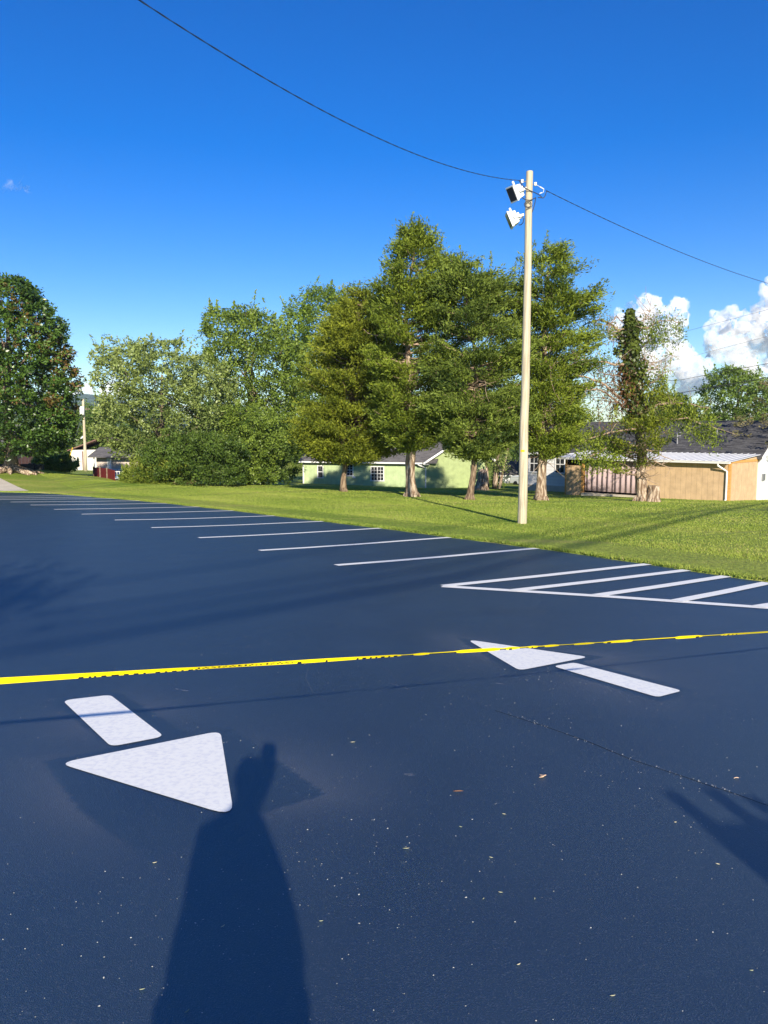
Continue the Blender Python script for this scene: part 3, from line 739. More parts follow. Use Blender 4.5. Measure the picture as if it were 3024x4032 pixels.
def limb(pts, r0, r1, foliage=0, hang=.35, Y=37.5):
    q = np.array([PD(x, y, Y + dy) for x, y, dy in pts])
    s = np.linspace(0, 1, 12); q = np.stack([np.interp(s, np.linspace(0, 1, len(q)), q[:, i]) for i in range(3)], 1)
    q[1:-1] += rng.normal(0, .03, (10, 3)); wood.tube(q, np.linspace(r0, r1, 12), 6, cap=False)
    for k in range(10):
        i = rng.integers(3, 12); wood.tube(wig(q[i], q[i] + rng.normal(0, .4, 3) + [0, 0, .05], 4, .08), np.linspace(.016, .006, 4), 4, cap=False)
    for k in range(foliage):
        i = rng.integers(4, 12); m_ = 26; c = q[i] + rng.normal(0, .18, 3) - [0, 0, hang * rng.random()]
        o = rng.normal(0, 1, (m_, 3)) * [.16, .16, .22]; Cs.append(c + o); d = rng.normal(0, .6, (m_, 3)); d[:, 2] -= .5; Ds.append(d / np.linalg.norm(d, axis=1)[:, None]); Ts.append(np.clip(.5 + rng.normal(0, .2) + rng.normal(0, .12, m_), 0, 1))
limb([(1368, 720, 0), (1395, 708, -.4), (1430, 692, -.6), (1474, 697, -.8)], .06, .015, 46, .9)
limb([(1372, 700, 0), (1392, 690, .2), (1402, 678, .3), (1405, 660, .4)], .03, .008)
limb([(1385, 840, 0), (1395, 790, -.2), (1393, 760, -.3)], .035, .01)
limb([(1362, 790, 0), (1330, 785, -.6), (1285, 778, -1.2), (1240, 775, -1.5)], .07, .02, 8, .2)
limb([(1350, 735, 0), (1325, 705, .4), (1300, 690, .7), (1265, 700, .9)], .08, .02, 22, .3)
limb([(1340, 860, 0), (1310, 835, -.5), (1270, 815, -1), (1232, 806, -1.4)], .06, .018, 3, .3)
limb([(1345, 880, 0), (1305, 845, -.4), (1255, 840, -.7), (1215, 848, -1.0)], .05, .015, 4, .3)
limb([(1375, 900, 0), (1420, 875, -.5), (1470, 868, -.8), (1530, 880, -1.0)], .07, .02, 46, .6)
limb([(1375, 925, 0), (1430, 905, -.6), (1490, 905, -1.2), (1545, 925, -1.4)], .06, .02, 62, .7)
limb([(1378, 925, 0), (1335, 932, -.6), (1290, 940, -1.0), (1250, 962, -1.3)], .06, .02, 60, .9)
limb([(1378, 950, 0), (1345, 962, -.5), (1305, 970, -.9), (1275, 985, -1.2)], .05, .02, 50, .7)
limb([(1380, 850, 0), (1405, 830, -.3), (1425, 815, -.5), (1432, 798, -.6)], .05, .015, 12, .25)
for k in range(16):
    y0 = 700 + 190 * rng.random(); sd = -1 if rng.random() < .62 else 1; L = 30 + 60 * rng.random()
    limb([(1364 + sd * 14, y0, 0), (1364 + sd * (14 + L * .5), y0 - 10 + 14 * rng.normal(), rng.normal(0, .4)), (1364 + sd * (14 + L), y0 - 8 + 24 * rng.normal(), rng.normal(0, .7))], .028, .007, 1 if sd < 0 else 3, .2)
part(wood, 'bare_limb', M['deadwood'], ivyroot, smooth=True)
leaves(np.vstack(Cs), np.vstack(Ds), .16, .05, np.concatenate(Ts), 'hanging_foliage', M['cedarB'], ivyroot, eo)
# dead brown foliage by the ivy
n = 1700; C = np.array([PD(1338 + rng.normal(0, 30), 850 + rng.normal(0, 40), 37.2 + rng.normal(0, .4)) for _ in range(n)]); D = rng.normal(0, 1, (n, 3)); D[:, 2] -= .8; D /= np.linalg.norm(D, axis=1)[:, None]
leaves(C, D, .18, .04, rng.random(n), 'dead_foliage', M['deadleaf'], ivyroot, eo)
# cut stump at its foot
sb = np.array([*at(1410, 1083, 37.2), 0]); sb[2] = T(sb[0], sb[1]) - .05
mb = MB(); mb.tube([sb, sb + [0, 0, .3], sb + [.02, 0, .62], sb + [.03, 0, .84]], [.42, .33, .30, .29], 16, wob=.06)
o = mb.build('tree_stump', [M['palebark']], origin=sb, smooth=False); tag(o, 'cut stump with a fresh sawn top against the ivy covered tree', 'stump')
sb2 = np.array([*at(1041, 1050, 55), 0]); sb2[2] = T(sb2[0], sb2[1]) - .05
mb = MB(); mb.tube([sb2, sb2 + [0, 0, .4], sb2 + [.05, 0, .9], sb2 + [.02, 0, 1.35], sb2 + [-.1, 0, 1.55]], [.55, .42, .36, .33, .12], 16, wob=.08)
o = mb.build('tree_stump', M['palebark'], origin=sb2); tag(o, 'tall broken stump standing beside the green gable wall', 'stump')

# broadleaf trees behind, left half
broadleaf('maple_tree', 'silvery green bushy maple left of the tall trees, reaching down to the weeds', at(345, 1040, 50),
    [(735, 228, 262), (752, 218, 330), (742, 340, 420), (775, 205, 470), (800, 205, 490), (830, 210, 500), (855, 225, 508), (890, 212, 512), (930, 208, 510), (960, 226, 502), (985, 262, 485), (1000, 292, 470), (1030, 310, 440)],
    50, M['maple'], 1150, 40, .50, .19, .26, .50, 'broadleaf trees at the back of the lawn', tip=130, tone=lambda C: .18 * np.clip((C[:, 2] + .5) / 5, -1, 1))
broadleaf('maple_tree', 'spiky topped maple between the silvery maple and the olive cedar', at(540, 1045, 56),
    [(668, 455, 560), (690, 445, 600), (720, 440, 640), (760, 440, 660), (820, 450, 670), (880, 470, 660), (940, 480, 648), (1000, 490, 640)],
    56, M['maple2'], 1050, 40, .55, .2, .28, .55, 'broadleaf trees at the back of the lawn', tip=160)
broadleaf('walnut_tree', 'bright green feathery tree rising behind the olive cedar', at(725, 1022, 80),
    [(626, 660, 800), (640, 645, 830), (665, 610, 840), (700, 598, 850), (760, 600, 850), (820, 610, 850), (880, 615, 840), (940, 620, 820), (1000, 640, 800)],
    80, M['walnut'], 1700, 40, .74, .25, .3, .6, 'broadleaf trees at the back of the lawn', tip=110)
broadleaf('maple_tree', 'dark green tree in the gap behind the tallest cedar and the green house', at(960, 1035, 84),
    [(735, 880, 980), (760, 850, 1040), (800, 800, 1090), (860, 780, 1110), (920, 780, 1120), (980, 800, 1100), (1010, 820, 1080)], 84, M['shrub'], 700, 34, .9, .3, .4, .45, 'broadleaf trees at the back of the lawn')
broadleaf('maple_tree', 'dark tree behind the pale open cedar and the white clapboard wall', at(1150, 1030, 88),
    [(830, 1060, 1150), (860, 1040, 1230), (900, 1030, 1290), (950, 1040, 1290), (990, 1060, 1270)], 88, M['shrub'], 480, 34, .9, .3, .4, .45, 'broadleaf trees at the back of the lawn')
# shrubs in front of them
sh = [('dense dark green shrub with arching shoots under the maples', 430, 1048, 46, [(935, 360, 470), (955, 330, 520), (985, 300, 540), (1015, 300, 545), (1042, 330, 530)], 'shrub', 520, .4),
      ('broad leafy shrub filling the space beside the green house end wall', 585, 1045, 52, [(905, 540, 630), (930, 500, 645), (970, 490, 652), (1010, 500, 650), (1042, 510, 645)], 'shrub', 560, .5),
      ('tangled vine covered bush with brown stalks under the spiky maple', 505, 1046, 49, [(880, 480, 560), (910, 470, 600), (950, 470, 620), (1000, 470, 610), (1040, 490, 590)], 'maple2', 420, .5)]
for lb, x, y, Y, env, mm, nn_, t0 in sh:
    broadleaf('shrub', lb, at(x, y, Y), env, Y, M[mm], nn_, 40, .36, .15, .05, t0, 'shrubs below the maples', trunk=False, tip=60)
broadleaf('weed_clump', 'yellow green tall weeds at the left front of the shrubs', at(330, 1048, 45.5), [(995, 300, 370), (1010, 275, 400), (1030, 262, 415), (1052, 270, 410)], 45.5, M['weed'], 330, 40, .22, .17, .05, .45, 'weeds along the lawn', trunk=False, tip=90, wl=.25, cat='plant')
broadleaf('weed_clump', 'low green weeds in front of the red fence boards', at(275, 1046, 46.5), [(1014, 268, 300), (1028, 258, 310), (1047, 262, 312)], 46.5, M['shrub'], 110, 40, .22, .13, .05, .6, 'weeds along the lawn', trunk=False, tip=10, cat='plant')
broadleaf('weed_clump', 'dry brown and yellow weeds at the right foot of the shrubs', at(400, 1053, 45), [(1040, 370, 420), (1056, 365, 425)], 45, M['brownleaf'], 60, 40, .18, .14, .05, .6, 'weeds along the lawn', trunk=False, cat='plant')
# magnolia on the left
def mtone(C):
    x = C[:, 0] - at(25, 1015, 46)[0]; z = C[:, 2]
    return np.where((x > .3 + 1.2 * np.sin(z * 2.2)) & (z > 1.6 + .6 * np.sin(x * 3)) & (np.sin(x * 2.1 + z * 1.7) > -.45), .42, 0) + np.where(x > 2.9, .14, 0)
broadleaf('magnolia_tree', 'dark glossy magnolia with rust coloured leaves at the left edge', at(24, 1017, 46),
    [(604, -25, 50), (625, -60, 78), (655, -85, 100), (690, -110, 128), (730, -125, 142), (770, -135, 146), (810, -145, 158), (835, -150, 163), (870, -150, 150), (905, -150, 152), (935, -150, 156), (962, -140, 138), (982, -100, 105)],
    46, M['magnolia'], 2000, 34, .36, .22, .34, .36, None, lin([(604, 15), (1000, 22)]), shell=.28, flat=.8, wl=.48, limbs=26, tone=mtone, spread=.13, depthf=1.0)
mr = [o for o in col.objects if o.name == 'magnolia_tree'][0]
mb = MB(); oo = np.array(mr.location)
for k in range(11):
    a = k * .6 - .3; q = np.array([math.cos(a), math.sin(a), 0]); L = .7 + .5 * rng.random() + .5 * max(0, math.cos(a))
    mb.tube([oo + q * .15 + [0, 0, .55], oo + q * .45 + [0, 0, .25], oo + q * L * .8 + [0, 0, .09], oo + q * L * 1.25 + [0, 0, -.05]], [.2, .17, .12, .05], 7, wob=.08)
part(mb, 'root', M['palebark'], mr, smooth=True)
# right side
broadleaf('pine_tree', 'light green tree rising behind the dark roof at the right', at(1540, 1000, 74),
    [(798, 1560, 1600), (815, 1525, 1650), (840, 1515, 1690), (880, 1510, 1730), (930, 1500, 1750), (980, 1490, 1750)], 74, M['farleaf'], 800, 40, .6, .24, .35, .62, 'trees behind the houses', tip=60)
broadleaf('pine_tree', 'small pale green tree behind the roof left of the light green one', at(1470, 1000, 80),
    [(855, 1445, 1475), (880, 1430, 1500), (920, 1425, 1510), (970, 1430, 1500)], 80, M['farleaf'], 260, 36, .6, .24, .3, .6, 'trees behind the houses', tip=20)
broadleaf('walnut_tree', 'browning tree leaning in at the right edge in front of the roof', at(1790, 1090, 45),
    [(800, 1665, 1840), (840, 1640, 1900), (880, 1622, 1950), (920, 1598, 1960), (945, 1600, 1960), (965, 1680, 1900)], 45, M['brownleaf'], 300, 26, .32, .15, .2, .5, None, lin([(800, 1790), (965, 1790)]), shell=.45, limbs=40)
# trees in the far gap on the left
for lb, x, Y, env, t0 in [('tall far tree seen left of the distant utility pole', 150, 118, [(868, 148, 185), (880, 138, 200), (910, 125, 205), (960, 120, 205), (1000, 125, 200)], .5),
                          ('dark far tree seen right of the distant utility pole', 205, 112, [(880, 195, 235), (900, 188, 250), (950, 185, 260), (1000, 190, 250)], .35),
                          ('far tree behind the magnolia crown at the left', 95, 124, [(885, 60, 120), (910, 40, 140), (960, 40, 140), (1000, 50, 130)], .42)]:
    broadleaf('far_tree', lb, at(x, 1012, Y), env, Y, M['farleaf'], 300, 34, .9, .34, .3, t0, 'trees in the far gap on the left')
for i, (x, y, Y, w, h) in enumerate([(100, 1012, 55, 26, 26), (128, 1014, 56, 28, 28), (150, 1016, 60, 24, 17)]):
    broadleaf('shrub', ['low broad leaved shrub nearest the magnolia trunk', 'middle low shrub of the row right of the magnolia', 'low shrub at the foot of the yellow guy wire'][i], at(x, y, Y),
        [(y - h, x - w * .5, x + w * .5), (y - h * .6, x - w, x + w), (y, x - w, x + w)], Y, M['maple2'], 120, 36, .3, .17, .05, .62, 'low shrubs behind the magnolia', trunk=False, tip=16)
broadleaf('shrub', 'yellow green bush beside the brick corner at the left edge', at(8, 1010, 58), [(985, -18, 28), (1000, -24, 30), (1011, -24, 30)], 58, M['weed'], 70, 36, .3, .16, .05, .6, None, trunk=False)
# a far wood closing the horizon
N = 26000; a = rng.uniform(-.75, .75, N); dist = rng.uniform(170, 230, N); hN = 8 + 3.5 * np.sin(a * 23) + 2.5 * np.sin(a * 57 + 1) + 1.5 * np.sin(a * 131)
hgt = np.where((a > -.52) & (a < -.35), .55, 1.0) * hN
C = np.stack([np.sin(a) * dist, np.cos(a) * dist, -7 + hgt * rng.random(N) ** .7], 1); D = rng.normal(0, 1, (N, 3)); D /= np.linalg.norm(D, axis=1)[:, None]
fw = leaves(C, D, 1.6 * (.6 + rng.random(N)), 1.1 * (.6 + rng.random(N)), np.clip(.4 + .3 * np.sin(a * 70) + rng.normal(0, .15, N), 0, 1), 'far_wood', M['farleaf'], None, (0, 0, 0))
tag(fw, 'far line of trees behind the houses', 'wood', kind='stuff')

# ------------------------------------------------------------------ light pole with floodlights
pb = GD(1128, 1132); pb[2] = T(pb[0], pb[1]) - .02; PY = pb[1]
lp_ = thing('light_pole', 'pale wooden pole with two white floodlights standing on the lawn', 'light pole', pb)
ptop = PD(1142.5, 370, PY); ptop[0] = pb[0] + .02; ptop[1] = PY
mb = MB(); zz = np.linspace(pb[2] - .1, ptop[2], 14); tt = np.linspace(0, 1, 14)
mb.tube(np.stack([pb[0] + .02 * tt + rng.normal(0, .006, 14), np.full(14, PY), zz], 1), .128 - .040 * tt, 18, wob=.012)
pole_ob = part(mb, 'post', M['polewood'], lp_, smooth=True, bevel=.012)
def on(px, py, dy=0.0): return P(px, py, PY + dy)
def flood(cpx, nrm, hw, dep, arm_to, up=(0, 0, 1)):
    c = on(*cpx); nv = np.array(nrm, float); nv /= np.linalg.norm(nv)
    s = np.cross(nv, up); s /= np.linalg.norm(s); u = np.cross(s, nv)
    mb = MB(); # tapered housing: wide front, narrower back
    f = c + nv * dep / 2; b = c - nv * dep / 2
    vs = [f + s * i * hw[0] + u * j * hw[1] for j in (-1, 1) for i in (-1, 1)] + [b + s * i * hw[0] * .86 + u * j * hw[1] * .80 for j in (-1, 1) for i in (-1, 1)]
    mb.add(vs, [(0, 1, 3, 2), (4, 6, 7, 5), (0, 4, 5, 1), (2, 3, 7, 6), (0, 2, 6, 4), (1, 5, 7, 3)])
    mb.box(f - nv * .02, s * (hw[0] + .018), u * (hw[1] + .018), nv * .025)
    for k in range(5): mb.box(c - nv * dep * .2 + s * (hw[0] * .93 + .004) + u * (hw[1] * (-.55 + k * .12)), s * .006, u * .006, nv * .05)
    mb.box(b - nv * .04, s * hw[0] * .5, u * hw[1] * .45, nv * .04)
    h = part(mb, 'floodlight', M['white'], lp_, bevel=.008)
    mb = MB(); mb.box(f + nv * .009, s * hw[0] * .92, u * hw[1] * .90, nv * .006); part(mb, 'lens', M['lens'], lp_, parent=h)
    t = on(*arm_to); mb = MB()
    for sd in (-1, 1):
        q = c + s * sd * (hw[0] + .035)
        e = np.array([t[0], t[1], t[2]]) + s * sd * hw[0] * .75
        d = e - q; L = np.linalg.norm(d); d /= L; w_ = np.cross(d, s); w_ /= np.linalg.norm(w_)
        mb.box((q + e) / 2, d * L / 2, w_ * .028, s * .008)
    e0 = t + s * -(hw[0] * .75); e1 = t + s * (hw[0] * .75)
    mb.box((e0 + e1) / 2, s * hw[0] * .76, np.array([0, 0, 1.]) * .03, np.cross(s, [0, 0, 1.]) * .012)
    part(mb, 'bracket', M['white'], lp_, parent=h)
    mb = MB(); mb.tube([c + u * (hw[1] + .0) - nv * .03, c + u * (hw[1] + .07) - nv * .03], [.03, .03], 10); mb.tube([c + u * (hw[1] + .07) - nv * .03, c + u * (hw[1] + .10) - nv * .03], [.035, .02], 10)
    part(mb, 'photocell', M['porcelain'], lp_, parent=h)
    return c
f1 = flood((2031, 758), (-.80, -.40, -.48), (.14, .19), .28, (2062, 745))
f2 = flood((2019, 862), (-.93, .02, -.42), (.155, .19), .22, (2058, 850))
for (x, y, sx) in [(2056, 714, -1), (2108, 725, 1)]:
    c = on(x, y, -.02); mb = MB(); mb.tube([c - [0, 0, .04], c - [0, 0, .012], c + [0, 0, .012], c + [0, 0, .04]], [.04, .028, .028, .04], 12)
    ins_ = part(mb, 'insulator', M['porcelain'], lp_, smooth=True)
    mb = MB(); q = np.array([pb[0] + sx * .07, PY, c[2]]); mb.tube([q, c + [sx * .05, 0, 0]], [.011, .011], 6); part(mb, 'insulator_bolt', M['bare'], lp_, parent=ins_)
mb = MB()
def run(pts, r=.011, n=24):
    q = np.array([on(x, y, d) for x, y, d in pts]); s = np.linspace(0, 1, len(q)); ss = np.linspace(0, 1, n)
    # smooth interpolation
    w = np.stack([np.interp(ss, s, q[:, i]) for i in range(3)], 1)
    for _ in range(2): w[1:-1] = (w[:-2] + 2 * w[1:-1] + w[2:]) / 4
    mb = MB(); mb.tube(w, r, 6); part(mb, 'cable', M['wire'], lp_, smooth=True)
run([(2050, 775, 0), (2070, 787, -.12), (2090, 788, -.13), (2110, 778, -.02)])
run([(2109, 779, -.02), (2106, 800, .02), (2100, 822, .0), (2094, 838, -.02)])
run([(2045, 712, -.1), (2060, 735, -.13), (2085, 750, -.13), (2110, 760, -.05), (2128, 770, 0), (2135, 780, 0), (2118, 777, 0)])
run([(2118, 777, 0), (2140, 780, 0), (2147, 770, 0), (2152, 753, 0)])
run([(2042, 886, 0), (2052, 885, -.03), (2060, 876, -.1), (2063, 858, -.13)])
mb = MB()
th_ = np.linspace(0, 12.5, 40); q = on(2079, 802, -.135); mb.tube(np.stack([q[0] + (.062 + .004 * th_) * np.cos(th_), np.full(40, q[1]) - .001 * th_, q[2] + .075 * np.sin(th_) - .03 * (th_ / 12)], 1), .008, 6)
part(mb, 'cable_coil', M['wire'], lp_, smooth=True)
mb = MB(); mb.tube([on(2125, 735, 0), on(2142, 745, 0)], [.014, .014], 8); mb.tube([on(2142, 746, 0), on(2139, 757, 0), on(2130, 762, 0)], [.006, .006, .006], 5); mb.tube([on(2124, 763, 0), on(2133, 758, 0)], [.012, .012], 6); mb.tube([on(2110, 726, 0), on(2125, 735, 0)], [.006, .006], 5)
part(mb, 'wedge_clamp', M['porcelain'], lp_, smooth=True)
tz_ = on(2057, 1775)[2]; mb = MB(); r_ = .128 - .040 * (tz_ - pb[2]) / (ptop[2] - pb[2]) + .004
an = np.linspace(R(175), R(268), 8)
vs = []; fs = []
for i, a in enumerate(an):
    for z in (-.028, .028):
        for rr_ in (r_ - .004, r_ + .002): vs.append((pb[0] + .012 + rr_ * math.cos(a), PY + rr_ * math.sin(a), tz_ + z))
for i in range(7):
    a = i * 4; b = a + 4; fs += [(a + 1, b + 1, b + 3, a + 3), (a + 2, a + 3, b + 3, b + 2), (a, b, b + 1, a + 1), (a, a + 2, b + 2, b)]
mb.add(vs, fs); part(mb, 'yellow_tag', M['yellow'], lp_)

def twisted(name, pts, r, pitch, label, two=True):
    pts = np.array(pts); seg = np.r_[0, np.cumsum(np.linalg.norm(np.diff(pts, axis=0), axis=1))]
    n = int(seg[-1] / .09); s = np.linspace(0, seg[-1], n); q = np.stack([np.interp(s, seg, pts[:, i]) for i in range(3)], 1)
    t = np.gradient(q, axis=0); t /= np.linalg.norm(t, axis=1)[:, None]
    a = np.cross(t, [0, 0, 1.]); a /= np.linalg.norm(a, axis=1)[:, None]; b = np.cross(a, t)
    mb = MB()
    for k in range(2):
        ph = 2 * math.pi * s / pitch + k * math.pi
        mb.tube(q + a * (np.cos(ph) * r)[:, None] + b * (np.sin(ph) * r)[:, None], r * .95, 5)
    o = mb.build(name, M['wire'], origin=q[0], smooth=True); tag(o, label, 'cable', 'overhead wires'); return o
# main service wire: sags from the pole out over the lot and off to the left
A0 = on(2052, 711); px = [(1120, 390), (1015, 370), (909, 339), (803, 294), (708, 243), (602, 185), (496, 122), (385, 53), (295, 0)]
Ye = 9.5; E0 = PD(295, 0, Ye); dirw = (E0 - A0)[:2]; W1 = [A0]
for (x, y) in px[1:]:
    d = ray(x * K, y * K); # intersect the vertical plane through the wire
    t = (A0[0] * dirw[1] - A0[1] * dirw[0]) / (d[0] * dirw[1] - d[1] * dirw[0]); W1.append(d * t)
W1 = np.array(W1); sp = np.linalg.norm(W1[:, :2] - A0[:2], axis=1)
cf = np.polyfit(sp, W1[:, 2], 2)
ss = np.linspace(0, sp[-1] * 1.9, 60); ud = dirw / np.linalg.norm(dirw)
W1 = np.stack([A0[0] + ud[0] * ss, A0[1] + ud[1] * ss, np.polyval(cf, ss)], 1); W1[0] = A0
twisted('overhead_wire', W1, .0052, .62, 'black twisted overhead wire sagging from the light pole to the top left')
A1 = on(2150, 750); E1 = PD(1659, 612, 34); W2 = [A1]; dirw = (E1 - A1)[:2]
for (x, y) in [(1300, 470), (1420, 524), (1540, 572), (1659, 612)]:
    d = ray(x * K, y * K); t = (A1[0] * dirw[1] - A1[1] * dirw[0]) / (d[0] * dirw[1] - d[1] * dirw[0]); W2.append(d * t)
W2 = np.array(W2); sp = np.linalg.norm(W2[:, :2] - A1[:2], axis=1); cf = np.polyfit(sp, W2[:, 2], 2)
ss = np.linspace(0, sp[-1] * 1.7, 50); ud = dirw / np.linalg.norm(dirw)
W2 = np.stack([A1[0] + ud[0] * ss, A1[1] + ud[1] * ss, np.polyval(cf, ss)], 1); W2[0] = A1
twisted('overhead_wire', W2, .0062, .62, 'black twisted overhead wire dropping from the light pole to the right edge')

# far utility pole, its transformer, guy wire and lines
ub = np.array([*at(185.5, 1017, 84), 0]); ub[2] = T(ub[0], ub[1]) - .1
up_ = thing('utility_pole', 'distant wooden utility pole with a grey transformer by the brown roofed house', 'utility pole', ub)
ut = PD(180, 862, 84); ut[0] = ub[0]; ut[1] = ub[1]
mb = MB(); mb.tube(np.linspace(ub, ut, 6), np.linspace(.17, .12, 6), 12); part(mb, 'post', M['polewood'], up_, smooth=True)
c = P(323, 1617, 83.6); mb = MB(); mb.tube([c - [0, 0, .48], c - [0, 0, .44], c + [0, 0, .38], c + [0, 0, .46]], [.2, .25, .25, .16], 14); part(mb, 'transformer', M['white'], up_, smooth=True)
mb = MB(); mb.box(P(331, 1612, 83.8), (.62, 0, .04), (0, .05, 0), (0, 0, .05)); mb.tube([P(325, 1607, 83.8), P(318, 1600, 83.8)], [.05, .03], 6); mb.tube([P(340, 1605, 83.7), P(344, 1612, 83.7)], [.05, .04], 6); part(mb, 'crossarm', M['bark2'], up_)
mb = MB(); gA = P(286, 1762, 80); gB = np.array([*P(255, 1838, 78)[:2], 0]); gB[2] = T(gB[0], gB[1]) - .02
mb.tube([gA, gB], [.035, .035], 8); o = mb.build('guy_wire_guard', M['yellow'], origin=gB); tag(o, 'yellow sleeve on the guy wire of the distant utility pole', 'guy wire')
mb = MB(); mb.tube([ut - [0, 0, 1.2], gA], [.012, .012], 5); o = mb.build('guy_wire', M['bare'], origin=gA); tag(o, 'thin stay wire running down from the distant utility pole', 'guy wire')
for i, (ya, yb, yc) in enumerate([(1570, 1310, 1214), (1595, 1415, 1319), (1628, 1496, 1429), (1645, 1547, 1485)]):
    a = P(334, ya, 83.8); b = P(2680, yb, 58); c = P(3060, yc - 5, 54); d = P(3900, yc - 125, 48)
    pts = np.vstack([[a * (1 - t) + b * t - np.array([0, 0, 1.1 * t * (1 - t)]) for t in np.linspace(0, 1, 16)], [c], [d]])
    mb = MB(); mb.tube(pts, [.010, .011, .017, .024][i], 5)
    o = mb.build('power_line', M['wire'] if i != 1 else M['bare'], origin=pts[0], smooth=True)
    tag(o, ['highest thin power line crossing the white clouds at the right', 'second thin power line from the top, low across the clouds', 'third power line from the top, just over the light green tree', 'thick lowest power line, running into the light green tree'][i], 'cable', 'far power lines')

# wide cable bundle behind the camera: its soft shadows lie across the lot and lawn
for i, (pts, L) in enumerate([([(0, 2570), (650, 2465), (1800, 2270), (2316, 2141), (2833, 2012)], 30), ([(0, 2505), (650, 2405), (1720, 2235), (2200, 2125), (2700, 2020)], 33),
                              ([(0, 2445), (412, 2389), (1324, 2258), (2000, 2130), (2560, 2025)], 36), ([(0, 2350), (260, 2312), (1020, 2210), (1650, 2098)], 38)]):
    q = np.array([G(*p) - SDIR * L for p in pts]); t = np.linspace(0, 1, len(q)); co = [np.polyfit(np.arange(len(q)), q[:, j], 2) for j in range(3)]
    dd = q[1] - q[0]; e0 = q[0] - (q[-1] - q[0]) * 1.2; e1 = q[-1] + (q[-1] - q[0]) * .5
    mb = MB(); mb.tube(np.vstack([[e0], q, [e1]]), [.070, .048, .044, .036][i], 8)
    o = mb.build('power_line', M['wire'], origin=q[0], smooth=True); tag(o, ['lowest', 'second lowest', 'second highest', 'highest'][i] + ' thick cable of the road line behind the camera, seen only by its shadow', 'cable', 'road cables behind the camera')

# ------------------------------------------------------------------ caution tape
ta = np.array([(-2.031, 2.407, -.852), (-1.527, 2.599, -.877), (-.993, 2.837, -.913), (-.112, 3.229, -.972), (.701, 3.684, -1.055), (1.613, 4.196, -1.148), (2.43, 4.743, -1.258), (3.636, 5.525, -1.413)])
ya = np.poly1d(np.polyfit(ta[:, 0], ta[:, 1], 2)); za = np.poly1d(np.polyfit(ta[:, 0], ta[:, 2], 2))
xs = np.linspace(-3.0, 4.3, 900); TP = np.stack([xs, ya(xs), za(xs)], 1)
cc = TP.copy(); dpx = CX + FPX * TP[:, 0] / (math.cos(PITCH) * TP[:, 1] - math.sin(PITCH) * TP[:, 2]); dpx = dpx / K
# ribbon: nearly flat at the left, rolling into a twisted strand towards the right
wid = np.interp(dpx, [-200, 0, 200, 420, 700, 1700], [.028, .026, .021, .016, .016, .019])
thin_ = np.array([any(a - 4 <= x < b + 4 and b - a > 12 for a, b in [(866, 893), (926, 984), (1078, 1092), (1120, 1140), (1160, 1175), (1206, 1238), (1282, 1304), (1366, 1458), (1516, 1556)]) for x in dpx])
wid = wid * np.where(thin_, .5, 1); wid[2:-2] = (wid[:-4] + wid[1:-3] + wid[2:-2] + wid[3:-1] + wid[4:]) / 5
roll = np.interp(dpx, [-200, 0, 420, 1700], [.15, .2, .4, .55]) + .25 * np.sin(dpx / 61) * (dpx > 380)
tgn = np.gradient(TP, axis=0); tgn /= np.linalg.norm(tgn, axis=1)[:, None]
b1 = np.cross(tgn, [0, 0, 1.]); b1 /= np.linalg.norm(b1, axis=1)[:, None]; b2 = np.cross(b1, tgn)
wv = np.cos(roll)[:, None] * b2 + np.sin(roll)[:, None] * b1
black = [(640, 648), (700, 706), (768, 774), (782, 790), (798, 803), (810, 815), (822, 828), (838, 843), (850, 856), (866, 893), (926, 984), (1078, 1092), (1098, 1104), (1120, 1140), (1148, 1152), (1160, 1175), (1206, 1238), (1282, 1304), (1312, 1318), (1366, 1458), (1502, 1510), (1516, 1556), (1563, 1566), (1572, 1575), (1581, 1584), (1590, 1593)]  # short spans are print; long ones paint the shade on edge-on folds
Vt = []; Ft = []; Mt = []; nl = 5
for i in range(len(TP)):
    for j in range(nl): Vt.append(TP[i] + wv[i] * wid[i] * (j / (nl - 1) - .5) )
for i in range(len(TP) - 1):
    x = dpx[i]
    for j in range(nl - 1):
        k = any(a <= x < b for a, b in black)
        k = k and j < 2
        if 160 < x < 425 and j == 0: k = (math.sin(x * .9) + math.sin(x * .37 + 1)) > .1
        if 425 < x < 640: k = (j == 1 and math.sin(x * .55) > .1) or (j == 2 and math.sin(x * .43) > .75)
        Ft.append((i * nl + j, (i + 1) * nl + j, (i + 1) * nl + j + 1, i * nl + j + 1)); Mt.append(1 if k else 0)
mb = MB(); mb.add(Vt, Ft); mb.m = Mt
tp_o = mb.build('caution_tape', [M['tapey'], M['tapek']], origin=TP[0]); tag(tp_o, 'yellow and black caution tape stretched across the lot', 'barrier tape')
for i, q in enumerate([TP[0], TP[-1]]):
    zb = plane(q[0], q[1]); st = thing('delineator_post', ['orange post holding the left end of the tape, out of frame', 'orange post holding the right end of the tape, out of frame'][i], 'post', (q[0], q[1], zb))
    M.setdefault('orange', mat('orange_plastic', (.75, .16, .02), .5, .3))
    mb = MB(); mb.tube([(q[0], q[1], zb + .05), (q[0], q[1], q[2] + .05)], [.04, .035], 12); part(mb, 'post', M['orange'], st, smooth=False)
    mb = MB(); mb.tube([(q[0], q[1], zb), (q[0], q[1], zb + .04), (q[0], q[1], zb + .06)], [.2, .19, .08], 8); part(mb, 'base', M['black'], st)

